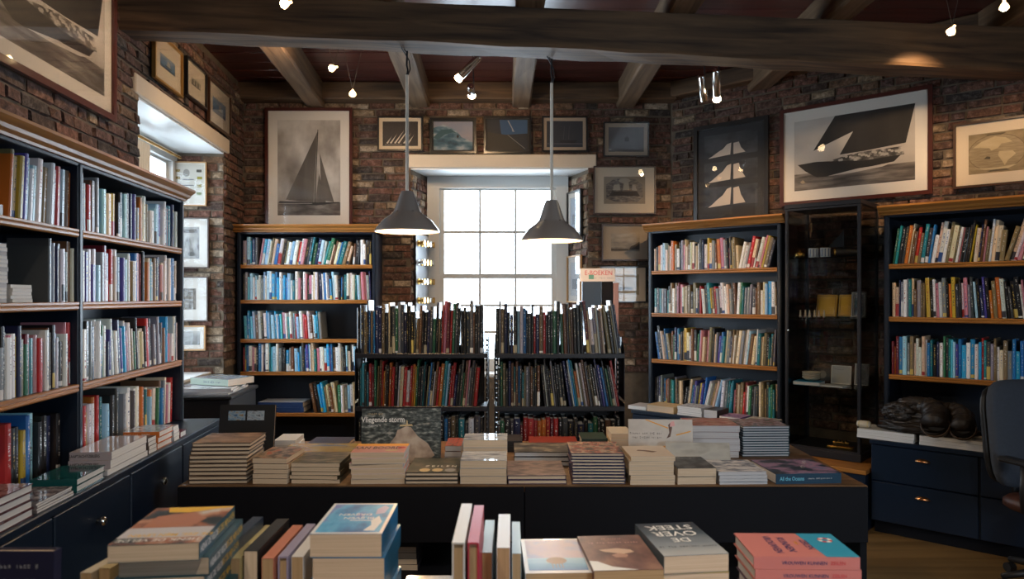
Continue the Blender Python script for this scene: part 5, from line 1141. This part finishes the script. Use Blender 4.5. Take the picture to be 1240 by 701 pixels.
# ------------------------------------------------------------------ hanging lamps
SHADE = plain('lamp_grey_enamel', (.27, .245, .23), .25, coat=.6); SHIN = plain('lamp_white_inside', (.85, .78, .66), .5)
def pendant(label, u, vr, vtop, Y, vhook):
    c = P(u, vr, Y); topz = ZC - (vtop - HV) / F * Y - c.z; hook = 3.142 - c.z
    e = thing('pendant_lamp', label, 'lamp', T(c), 'pendant lamps under the beam')
    R = .196; s = topz / .262
    out = [(R, 0), (R + .004, .004), (R - .006, .022), (.150, .075 * s), (.100, .112 * s), (.088, .124 * s), (.080, .135 * s), (.045, .240 * s), (.036, .258 * s), (.008, .262 * s)]
    mb = MB(); mb.lathe(out, 40); o = mb.build('shade', SHADE, e, smooth=False); smooth_angle(o, 40)
    mb = MB(); mb.lathe([(r_ - .004 if r_ > .01 else r_, z + (.001 if i < 2 else -.004)) for i, (r_, z) in enumerate(out[1:])], 40); o = mb.build('shade_lining', SHIN, e, smooth=True)
    for q in range(6):
        mb = MB(); a = q * math.pi / 3; mb.lathe([(.0005, .004), (.005, .003), (.006, 0)], 8, T((.092 * math.cos(a), .092 * math.sin(a), .124 * s))); mb.build('rivet', CHROME, e)
    mb = MB(); mb.lathe([(.0005, .045), (.022, .05), (.034, .075), (.032, .10), (.018, .13), (.015, .16), (.0005, .16)], 18); mb.build('bulb', emit('bulb_glow', (1, .72, .42), 14), e, smooth=True)
    mb = MB(); mb.lathe([(.016, .158), (.020, .16), (.020, topz - .02), (.010, topz)], 14, cap=True); mb.build('socket', STEEL, e)
    rodz = topz + (hook - topz) * .80
    mb = MB(); mb.tube([(0, 0, topz - .01), (0, 0, rodz)], .010, 10); mb.build('rod', plain('rod_cream', (.72, .67, .58), .3), e)
    mb = MB(); mb.tube([(0, 0, rodz), (.004, 0, rodz + .03), (-.003, 0, rodz + .06), (.0, 0, hook - .03)], .006, 8); mb.build('chain', STEEL, e)
    mb = MB(); mb.tube([(0, 0, hook - .035), (-.012, 0, hook - .03), (-.018, 0, hook - .012), (-.008, 0, hook)], .004, 8); mb.build('hook', STEEL, e)
    mb = MB(); mb.tube([(0, .006, rodz - .01), (.018, .006, rodz + .04), (.012, .006, rodz + .09), (-.03, -.02, hook - .02), (-.04, -.05, hook + .01)], .004, 6); mb.build('flex', BLACK, e)
    d = bpy.data.lights.new('bulb_light', 'POINT'); d.energy = 26; d.color = WARM; d.shadow_soft_size = .04
    l = link('bulb_light', d, e, T((0, 0, .035)))
    return e
pendant('grey enamel hanging lamp nearer the tall yacht print', 493, 281, 231, 4.36, 60)
pendant('grey enamel hanging lamp before the window, nearer the engravings', 668, 292, 242, 4.50, 72)
# ------------------------------------------------------------------ spot lamps
def aim(loc, tgt):
    return (Vector(tgt) - Vector(loc)).to_track_quat('-Z', 'Y').to_matrix().to_4x4()
BULB = emit('halogen_glow', (1, .74, .40), 30)
def halogen(label, u, v, Y, tgt, watt=40, cone=75, colr=None, wires=True, top=3.565, loc=None):
    p = Vector(loc) if loc else P(u, v, Y)
    e = thing('wire_spotlight', label, 'lamp', T(p), 'wire spotlights under the ceiling')
    R = aim(p, tgt)
    mb = MB(); mb.lathe([(.026, -.020), (.024, -.010), (.016, .006), (.008, .016), (.007, .030), (.0005, .031)], 16, R); mb.build('reflector', emit('dichroic_glow', (1, .62, .28), 5), e, smooth=True)
    mb = MB(); mb.lathe([(.0005, -.034), (.014, -.031), (.022, -.022), (.024, -.015)], 16, R); mb.build('lens', BULB, e)
    zt = (top or 3.36) - p.z
    if wires:
        for s in (-1, 1): mb = MB(); mb.tube([(0, 0, .02), (s * .10, s * .03, max(.06, zt))], .0018, 5); mb.build('wire', WIRE, e)
    d = bpy.data.lights.new('spot_light', 'SPOT'); d.energy = watt; d.color = colr or WARM; d.spot_size = math.radians(cone); d.spot_blend = .8; d.shadow_soft_size = .02
    link('spot_light', d, e, R @ T((0, 0, -.04)))
    return e
def canspot(label, u, v, Y, tgt, watt=40, lit=True, cone=70, loc=None, length=.19, top=3.565):
    p = Vector(loc) if loc else P(u, v, Y)
    e = thing('can_spotlight', label, 'lamp', T(p), 'chrome can spotlights under the ceiling'); R = aim(p, tgt)
    mb = MB(); mb.lathe([(.027, 0), (.029, .004), (.029, length - .012), (.023, length), (.0005, length)], 20, R); o = mb.build('can', CHROME, e); smooth_angle(o)
    mb = MB(); mb.lathe([(.0005, -.046), (.022, -.042), (.030, -.030), (.024, -.008), (.0235, .004)] if lit else [(.0005, -.004), (.0235, .004)], 18, R); mb.build('lens', BULB if lit else BLACK, e, smooth=True)
    q = R @ Vector((0, 0, length * .6)); mb = MB(); mb.tube([q, q + Vector((.02, .01, .05)), (q.x, q.y, top - p.z)], .005, 7); mb.build('bracket', STEEL, e)
    if lit:
        d = bpy.data.lights.new('spot_light', 'SPOT'); d.energy = watt; d.color = WARM; d.spot_size = math.radians(cone); d.spot_blend = .8; d.shadow_soft_size = .02
        link('spot_light', d, e, R @ T((0, 0, -.055)))
    return e
halogen('small lit spotlight on wires, upper one near the side wall corner', 404, 82, 4.9, (-2.4, 5.2, 3.0), 30, cone=110)
halogen('small lit spotlight on wires, lower one near the tall yacht print', 427, 112, 5.1, (-1.5, 6.5, 2.5), 30, cone=90)
canspot('chrome can spotlight tilted under the beam above the window', 558, 92, 5.0, (-1.9, 5.6, 1.8), 30, True, cone=90)
canspot('lit spotlight hanging close to the back wall above the window', 571, 113, 5.35, (-.3, 6.6, 2.7), 24, True, length=.09, cone=110)
canspot('unlit chrome can spotlight beside the lit one at the slanting wall', 853, 122, 5.2, (1.6, 5.6, 2.4), 0, False)
canspot('lit chrome can spotlight pointing down at the slanting wall', 868, 116, 5.05, (1.75, 5.95, 1.9), 45, True, cone=100)
halogen('small spotlight at the top edge above the beam, over the portrait pile', 347, 4, 3.75, (-2.2, 3.4, 2.7), 40, cone=110)
halogen('small lit spotlight on wires before the beam, nearer the world map', 1153, 36, 4.15, (2.6, 5.5, 2.35), 42, cone=76)
halogen('small lit spotlight at the top corner near the world map', 1216, 6, 4.0, (3.4, 4.9, 2.1), 45, cone=76)
# the same kind of lamps over the counter, behind the viewer
halogen('small spotlight over the counter, out of view at the side wall', 0, 0, 1, (-.7, 1.9, .9), 62, loc=(-.9, .4, 3.05), cone=90, colr=COOLW)
halogen('small spotlight over the counter, out of view in the middle', 0, 0, 1, (.1, 2.4, .9), 55, loc=(.15, .3, 3.05), cone=90, colr=COOLW)
halogen('small spotlight over the counter, out of view at the door side', 0, 0, 1, (.9, 2.7, .8), 62, loc=(1.1, .6, 3.05), cone=90, colr=COOLW)
#PART7
# ------------------------------------------------------------------ glass cabinet
VX0, VX1, VY0, VY1, VZ0, VZ1 = 1.235, 1.765, -.10, .36, .432, 2.285
e = thing('glass_cabinet', 'tall black-framed glass cabinet with nautical curios', 'cabinet', RF @ T(((VX0 + VX1) / 2, (VY0 + VY1) / 2, VZ0)))
hx, hy, H = (VX1 - VX0) / 2, (VY1 - VY0) / 2, VZ1 - VZ0; pt = .022
for sx in (-1, 1):
    for sy in (-1, 1):
        mb = MB(); mb.bevbox(min(sx * hx, sx * (hx - pt)), max(sx * hx, sx * (hx - pt)), min(sy * hy, sy * (hy - pt)), max(sy * hy, sy * (hy - pt)), 0, H, .002); mb.build('post', STEEL, e)
for z0, z1, nm in ((H - .022, H + .012, 'top_panel'), (0, .055, 'base_panel')):
    mb = MB(); mb.bevbox(-hx - .004, hx + .004, -hy - .004, hy + .004, z0, z1, .003); mb.build(nm, STEEL, e)
for nm, b in (('door_glass', (-hx + pt, hx - pt, -hy + .006, -hy + .011)), ('side_glass', (-hx + .006, -hx + .011, -hy + pt, hy - pt)), ('side_glass', (hx - .011, hx - .006, -hy + pt, hy - pt))):
    mb = MB(); mb.box(b[0], b[1], b[2], b[3], .055, H - .022); mb.build(nm, CASEGLASS, e)
mb = MB(); mb.ring(-hx + .002, hx - .002, .056, H - .024, .014, -hy - .003, -hy + .006); mb.build('door_frame', STEEL, e)
mb = MB(); mb.lathe([(.008, 0), (.008, .012), (.0005, .014)], 12, T((-hx + .03, -hy, .92)) @ RX(90)); mb.build('door_lock', CHROME, e)
VS = [1.895, 1.448, .945]
for z in VS: mb = MB(); mb.box(-hx + .012, hx - .012, -hy + .02, hy - .01, z - VZ0 - .006, z - VZ0); mb.build('glass_shelf', glass('shelf_glass', (.70, .78, .76), 1.0), e)
VM = RF @ T(((VX0 + VX1) / 2, (VY0 + VY1) / 2, 0))
def cur(name, label, cat, x, y, z, build, rz=0):
    o = thing(name, label, cat, VM @ T((x, y, z + .001)) @ RZ(rz), 'curios in the glass cabinet'); build(o); return o
PORC = plain('porcelain', (.55, .54, .52), .25); STRIPE = plain('stripe_blue', (.10, .14, .25), .3)
def b_cup(o):
    mb = MB(); mb.lathe([(.0005, .002), (.034, .002), (.036, .0), (.038, .07), (.036, .072), (.034, .07), (.032, .006), (.0005, .006)], 18); q = mb.build('cup_body', PORC, o); smooth_angle(q)
    for k in range(10): mb = MB(); a = k * .628; mb.box(.0372, .0388, -.003, .003, .008, .066, M=RZ(math.degrees(a))); mb.build('stripe', STRIPE, o)
for k, x in enumerate((-.10, -.015)): cur('striped_cup', 'white striped cup on the top glass shelf, %s of two' % ('first', 'second')[k], 'cup', x, -.10, VS[0], b_cup)
def b_shell(o): 
    mb = MB(); mb.lathe([(.0005, 0), (.030, .004), (.042, .02), (.036, .038), (.018, .05), (.0005, .053)], 16); mb.build('brass_body', BRASS, o, smooth=True); mb = MB(); mb.lathe([(.008, .05), (.012, .058), (.0005, .066)], 10); mb.build('brass_knob', BRASS, o)
cur('brass_bell', 'small brass bell on the top glass shelf beside the cups', 'bell', -.20, -.10, VS[0], b_shell)
def b_bino(o):
    for s in (-1, 1): mb = MB(); mb.lathe([(.030, -.09), (.033, -.07), (.026, 0), (.020, .05), (.024, .08), (.018, .085), (.0005, .085)], 14, T((0, s * .045, .036)) @ RY(90)); mb.build('barrel', BLACK, o, smooth=True)
    mb = MB(); mb.bevbox(-.02, .02, -.03, .03, .028, .050, .003); mb.build('bridge', BLACK, o); mb = MB(); mb.lathe([(.034, -.095), (.034, -.085)], 14, T((0, -.045, .036)) @ RY(90)); mb.build('lens_ring', BRASS, o)
cur('binoculars', 'old black binoculars on the top glass shelf', 'binoculars', .12, -.02, VS[0], b_bino, 20)
def b_hull(o):
    mb = MB(); vs = []; fs = []; n = 12
    for i in range(n + 1):
        t = i / n; w_ = .05 * math.sin(math.pi * min(1, t * .8 + .12)); x = -.16 + .32 * t; vs += [(x, -w_, .07 + .02 * (2 * t - 1) ** 2), (x, 0, .0 + .03 * (2 * t - 1) ** 4), (x, w_, .07 + .02 * (2 * t - 1) ** 2)]
    for i in range(n): fs += [(3 * i, 3 * i + 1, 3 * i + 4, 3 * i + 3), (3 * i + 1, 3 * i + 2, 3 * i + 5, 3 * i + 4), (3 * i, 3 * i + 3, 3 * i + 5, 3 * i + 2)]
    mb.add(vs, fs); mb.build('hull', BLACK, o); mb = MB(); mb.tube([(0, 0, .06), (0, 0, .22)], .004, 6); mb.build('mast', BLACK, o); mb = MB(); mb.add([(.0, 0, .21), (.0, .002, .09), (-.12, 0, .09), (.0, -.002, .09)], [(0, 1, 2), (0, 2, 3), (1, 3, 2), (0, 3, 1)]); mb.build('sail', BLACK, o)
cur('ship_model', 'dark ship model on the top glass shelf', 'ship model', .05, .12, VS[0], b_hull)
AMB = plain('amber_plate', (.62, .33, .03), .3)
for k, (x, wd, a) in enumerate(((-.06, .15, -3), (.08, .10, 2))):
    def b_pl(o, wd=wd):
        mb = MB(); mb.bevbox(-wd / 2, wd / 2, -.012, .012, .0, .17, .003, M=RX(-14)); mb.build('case', AMB, o); mb = MB(); mb.ring(-wd / 2 + .008, wd / 2 - .008, .008, .162, .006, -.0145, -.010); q = mb.build('rim', plain('amber_dark', (.38, .18, .02), .35), o, RX(-14))
    cur('amber_case', 'amber yellow case propped on the second glass shelf, %s' % ('larger one', 'smaller one')[k], 'case', x, .06, VS[1] + .004, b_pl, a)
for k in range(6):
    def b_fig(o):
        mb = MB(); mb.lathe([(.0005, 0), (.011, 0), (.011, .012), (.006, .018), (.008, .034), (.004, .042), (.0065, .05), (.0005, .057)], 10); mb.build('figure', plain('ivory', (.50, .38, .25), .4), o, smooth=True); mb = MB(); mb.lathe([(.013, 0), (.013, .005), (.0005, .006)], 10); mb.build('stand', DKBRN, o)
    cur('chess_figure', 'tiny ivory figure, %s in the row on the second glass shelf' % ordinal(k + 1), 'figurine', -.19 + k * .034, -.12 + .008 * (k % 2), VS[1], b_fig)
o = picture('small photo of a wave in a grey frame inside the glass cabinet', VM, .13, .23, VS[1] + .001, VS[1] + .19, .010, plain('frame_grey', (.22, .22, .22), .4), .006, MATW, wave, 'curios in the glass cabinet', tilt=-6, parent_off=-.07)
def b_bowl(o): mb = MB(); mb.lathe([(.0005, .004), (.03, .004), (.032, 0), (.060, .018), (.064, .03), (.061, .03), (.05, .014), (.0005, .008)], 22); q = mb.build('bowl_body', plain('bowl_cream', (.55, .46, .33), .3), o, smooth=True); mb = MB(); mb.lathe([(.0645, .024), (.0655, .028), (.0645, .032)], 22); mb.build('bowl_rim', plain('bowl_cream2', (.45, .36, .25), .3), o, smooth=True)
for k in range(3): cur('cream_bowl', 'cream bowl nested in the stack of three, %s' % ('lowest', 'middle', 'topmost')[k], 'bowl', -.115, -.10, VS[2] + .026 + k * .018, b_bowl)
lbook('bright blue book lying under the bowls in the glass cabinet', VM @ T((-.13, -.11, VS[2] + .0005)) @ RZ(4), .19, .15, .024, 'L', cov((.02, .28, .50)), None, 'white', False, 'curios in the glass cabinet')
lbook('white leaflet lying on the third glass shelf', VM @ T((.06, -.12, VS[2] + .0005)) @ RZ(-8), .17, .12, .010, 'L', cov((.5, .5, .5)), None, 'white', False, 'curios in the glass cabinet', name='leaflet')
picture('pale card with faint drawing on the third glass shelf', VM, -.01, .13, VS[2] + .001, VS[2] + .14, .004, MATW, .004, MATW, [(ink(.48, .47, .45), FULL), (ink(.33, .33, .33), rect(.1, .8, .6, .86))], 'curios in the glass cabinet', tilt=-8, parent_off=-.06)
picture('pale card with a tree etching at the side of the glass cabinet', VM, .15, .245, VS[2] + .001, VS[2] + .16, .004, MATW, .004, MATW, [(ink(.36, .37, .38), FULL), (ink(.2, .21, .22), ell(.55, .5, .25, .3, 9))], 'curios in the glass cabinet', tilt=-8, parent_off=-.08)
picture('small dark framed oval portrait on the third glass shelf', VM, -.16, -.02, VS[2] + .001, VS[2] + .12, .012, DKBRN, .004, MATD, [(ink(.05, .05, .05), FULL), (ink(.25, .22, .18), ell(.5, .5, .25, .35))], 'curios in the glass cabinet', tilt=-8, parent_off=-.10)
def b_model(o):
    mb = MB(); mb.bevbox(-.09, .09, -.03, .03, 0, .018, .004); mb.build('model_base', BRASS, o); mb = MB(); mb.bevbox(-.05, .06, -.02, .02, .018, .05, .004); mb.build('model_house', BRASS, o)
    for k in range(4): mb = MB(); mb.lathe([(.008, .05), (.008, .065), (.0005, .068)], 10, T((-.035 + k * .025, 0, 0))); mb.build('model_cap', emit('tiny_lamp', (1, .75, .35), 0.0) if False else BRASS, o)
cur('brass_engine_model', 'brass engine model on the floor of the glass cabinet', 'model', .09, -.10, VZ0 + .0555, b_model, 8)
# ------------------------------------------------------------------ coat, papers and bag on the drawer cabinet
LEA = plain('coat_leather', (.013, .0075, .0045), .5, vary=.5, scale=9, bump=.5); LEAIN = plain('coat_lining', (.006, .004, .003), .8)
CM_ = RF @ T((2.21, -.15, .7030))
e = thing('leather_coat', 'dark brown leather coat heaped on the drawer cabinet, sleeves towards the viewer', 'coat', CM_)
rc_ = random.Random(3)
def lump(cx, cy, cz, rx, ry, rz_, name, mat, seed, parent):
    bm = bmesh.new(); bmesh.ops.create_icosphere(bm, subdivisions=5, radius=1)
    off = Vector((seed * 3.1, seed * 1.7, seed * .9))
    for v in bm.verts:
        p = v.co.copy(); q = Vector((p.x * 1.2, p.y * 2.4, p.z * 2.4)) + off
        f = 1 + .30 * mnoise.noise(q * .8) + .16 * (1 - 2 * abs(mnoise.noise(q * 1.9))) + .05 * mnoise.noise(q * 5)
        v.co = Vector((cx + p.x * rx * f, cy + p.y * ry * f, max(0.0, cz + p.z * rz_ * f)))
    me = bpy.data.meshes.new(name); bm.to_mesh(me); bm.free(); me.materials.append(mat); me.polygons.foreach_set('use_smooth', [True] * len(me.polygons)); return link(name, me, parent)
lump(-.02, .0, .035, .25, .11, .055, 'coat_skirt', LEA, 9, e)
lump(-.05, .03, .11, .20, .085, .095, 'coat_body', LEA, 1, e)
lump(-.17, .0, .13, .09, .085, .065, 'collar', LEA, 5, e)
def sleeve(pts, rr):
    mb = MB(); n = 40
    P_ = [Vector(p) for p in pts]; path = []; rad = []
    for i in range(n + 1):
        t = i / n * (len(P_) - 1); k = min(int(t), len(P_) - 2); f = t - k; f2 = f * f * (3 - 2 * f)
        path.append(P_[k].lerp(P_[k + 1], f2)); rad.append((rr[k] * (1 - f) + rr[k + 1] * f) * (1 + .06 * math.sin(i * 1.3) + .04 * math.sin(i * 2.9)))
    d = (P_[-1] - P_[-2]).normalized(); rim = rad[-1]
    path.append(path[-1] + d * .004); rad.append(rim * .95)
    for q in range(6): path.append(path[-1] - d * .02); rad.append(rim * .90)
    mb.tube(path, rad, 20, caps=False); return mb.build('sleeve', LEA, e, smooth=True)
sleeve([(-.10, .05, .17), (.0, .0, .17), (.045, -.07, .125), (.05, -.135, .080)], [.05, .066, .074, .078]); sleeve([(.05, .05, .15), (.14, .01, .16), (.19, -.06, .115), (.20, -.125, .072)], [.05, .058, .066, .070])
for (x, y, z, r_) in ((.050, -.105, .10, .068), (.198, -.095, .092, .060)):
    mb = MB(); mb.lathe([(.0005, 0), (r_, 0), (r_, .004)], 18, T((x, y, z)) @ RX(58)); mb.build('sleeve_lining', LEAIN, e)
CUFF = plain('coat_cuff', (.05, .026, .012), .45)
for (x, y, z, r_, an) in ((.050, -.137, .079, .079, 56), (.200, -.127, .071, .071, 54)):
    mb = MB(); mb.lathe([(r_ * 1.0, -.012), (r_ * 1.06, -.010), (r_ * 1.08, 0), (r_ * 1.04, .012), (r_ * .98, .012), (r_ * .95, 0), (r_ * 1.0, -.012)], 24, T((x, y, z)) @ RX(an)); mb.build('cuff', CUFF, e, smooth=True)
GP = 'papers under the coat'
PM = RF @ T((0, -.135, 0))
ledge(PM, 'folded white newspaper lying under the coat end', 1038, 1108, 3, .020, .641, spine='L', cover=cov((.55, .52, .47)), pg='white', grp=GP, depth=.24, name='newspaper')
ledge(PM, 'white magazine lying between the coat and the chair', 1113, 1194, 3, .020, .641, spine='L', cover=cov((.50, .48, .45)), pg='white', grp=GP, depth=.24, name='magazine')
def softroll(label, u, L, r_, z, mat, name, cat):
    x = on(PM, u)[0]; o = thing(name, label, cat, PM @ T((x, -.06, z))); mb = MB(); mb.lathe([(.0005, -L / 2), (r_ * .8, -L / 2 + .005), (r_, -L / 2 + .02), (r_ * 1.02, 0), (r_, L / 2 - .02), (r_ * .8, L / 2 - .005), (.0005, L / 2)], 18, T((0, 0, r_ * .72)) @ Matrix.Diagonal((1, 1, .72, 1)) @ RY(90)); mb.build('roll_body', mat, o, smooth=True)
    for s in (-1, 1): mb = MB(); mb.lathe([(r_ * 1.03, 0), (r_ * 1.03, .006)], 18, T((s * L * .3, 0, r_ * .72)) @ Matrix.Diagonal((1, 1, .72, 1)) @ RY(90)); mb.build('roll_band', cov((.5, .4, .2)), o)
softroll('cream paper roll lying on the newspapers beside the coat', 1049, .09, .032, .7025, cov((.55, .48, .36)), 'paper_roll', 'paper roll')
e = thing('red_bag', 'dark red bag squeezed behind the coat sleeve', 'bag', RF @ T((2.66, -.12, .703)))
lump(0, 0, .05, .10, .07, .055, 'bag_body', plain('red_leather', (.07, .010, .006), .4), 21, e); mb = MB(); mb.tube([(-.06, 0, .09), (-.03, 0, .135), (.03, 0, .135), (.06, 0, .09)], .006, 8); mb.build('handle', DKBRN, e)
# ------------------------------------------------------------------ office chair
FAB = plain('chair_grey_fabric', (.045, .055, .075), .85, vary=.15, scale=60, bump=.2); PLAS = plain('chair_plastic', (.010, .010, .011), .45)
e = thing('office_chair', 'grey office chair with armrests beside the drawer cabinet', 'chair', T((2.97, 3.86, -.0)) @ RZ(14))
def cushion(name, w_, h_, t_, M, mat, r=.05, bulge=.02):
    bm = bmesh.new(); n = 14
    mb = MB(); vs = []; fs = []
    def sq(a):                                    # rounded rectangle
        c, s = math.cos(a), math.sin(a); p = 5.0; k = (abs(c) ** p + abs(s) ** p) ** (-1 / p); return k * c, k * s
    N_ = 40; rings = [(.0, -t_ / 2 - bulge * .3), (.6, -t_ / 2 - bulge * .2), (.92, -t_ / 2), (1, -t_ / 4), (1, t_ / 4), (.92, t_ / 2), (.6, t_ / 2 + bulge * .8), (.0, t_ / 2 + bulge)]
    for s, d in rings:
        for k in range(N_):
            a, b = sq(2 * math.pi * k / N_); vs.append(M @ Vector((a * w_ / 2 * max(s, .01), b * h_ / 2 * max(s, .01), d)))
    for i in range(len(rings) - 1):
        for k in range(N_): fs.append((i * N_ + k, i * N_ + (k + 1) % N_, (i + 1) * N_ + (k + 1) % N_, (i + 1) * N_ + k))
    bm.free(); mb.add(vs, fs); return mb.build(name, mat, e, smooth=True)
cushion('backrest', .47, .60, .06, T((0, .20, .83)) @ RX(84), FAB)
cushion('back_shell', .48, .56, .03, T((0, .245, .82)) @ RX(84), PLAS)
cushion('seat', .48, .46, .07, T((0, -.05, .47)), plain('seat_brown', (.07, .022, .012), .5))
for s in (-1, 1):
    mb = MB(); mb.bevbox(s * .27 - .035, s * .27 + .035, -.17, .10, .705, .735, .01); mb.build('armrest', PLAS, e)
    mb = MB(); mb.tube([(s * .22, -.03, .45), (s * .27, -.03, .46), (s * .275, -.03, .56), (s * .27, -.03, .71)], .018, 10); mb.build('arm_post', PLAS, e, smooth=True)
mb = MB(); mb.tube([(0, .12, .44), (0, .25, .46), (0, .275, .60), (0, .265, .75)], .022, 10); mb.build('back_stem', PLAS, e, smooth=True)
mb = MB(); mb.lathe([(.028, .10), (.028, .28), (.018, .285), (.018, .43), (.07, .435), (.07, .445)], 16); mb.build('gas_lift', PLAS, e)
for k in range(5):
    a = 2 * math.pi * k / 5 + .3; c, s = math.cos(a), math.sin(a)
    mb = MB(); mb.tube([(0, 0, .11), (.15 * c, .15 * s, .10), (.29 * c, .29 * s, .075)], [.026, .022, .016], 8); mb.build('base_spoke', PLAS, e, smooth=True)
    mb = MB(); mb.lathe([(.0005, -.022), (.026, -.022), (.028, -.012), (.028, .012), (.026, .022), (.0005, .022)], 14, T((.29 * c, .29 * s, .0285)) @ RZ(math.degrees(a)) @ RX(90)); mb.build('caster', PLAS, e)
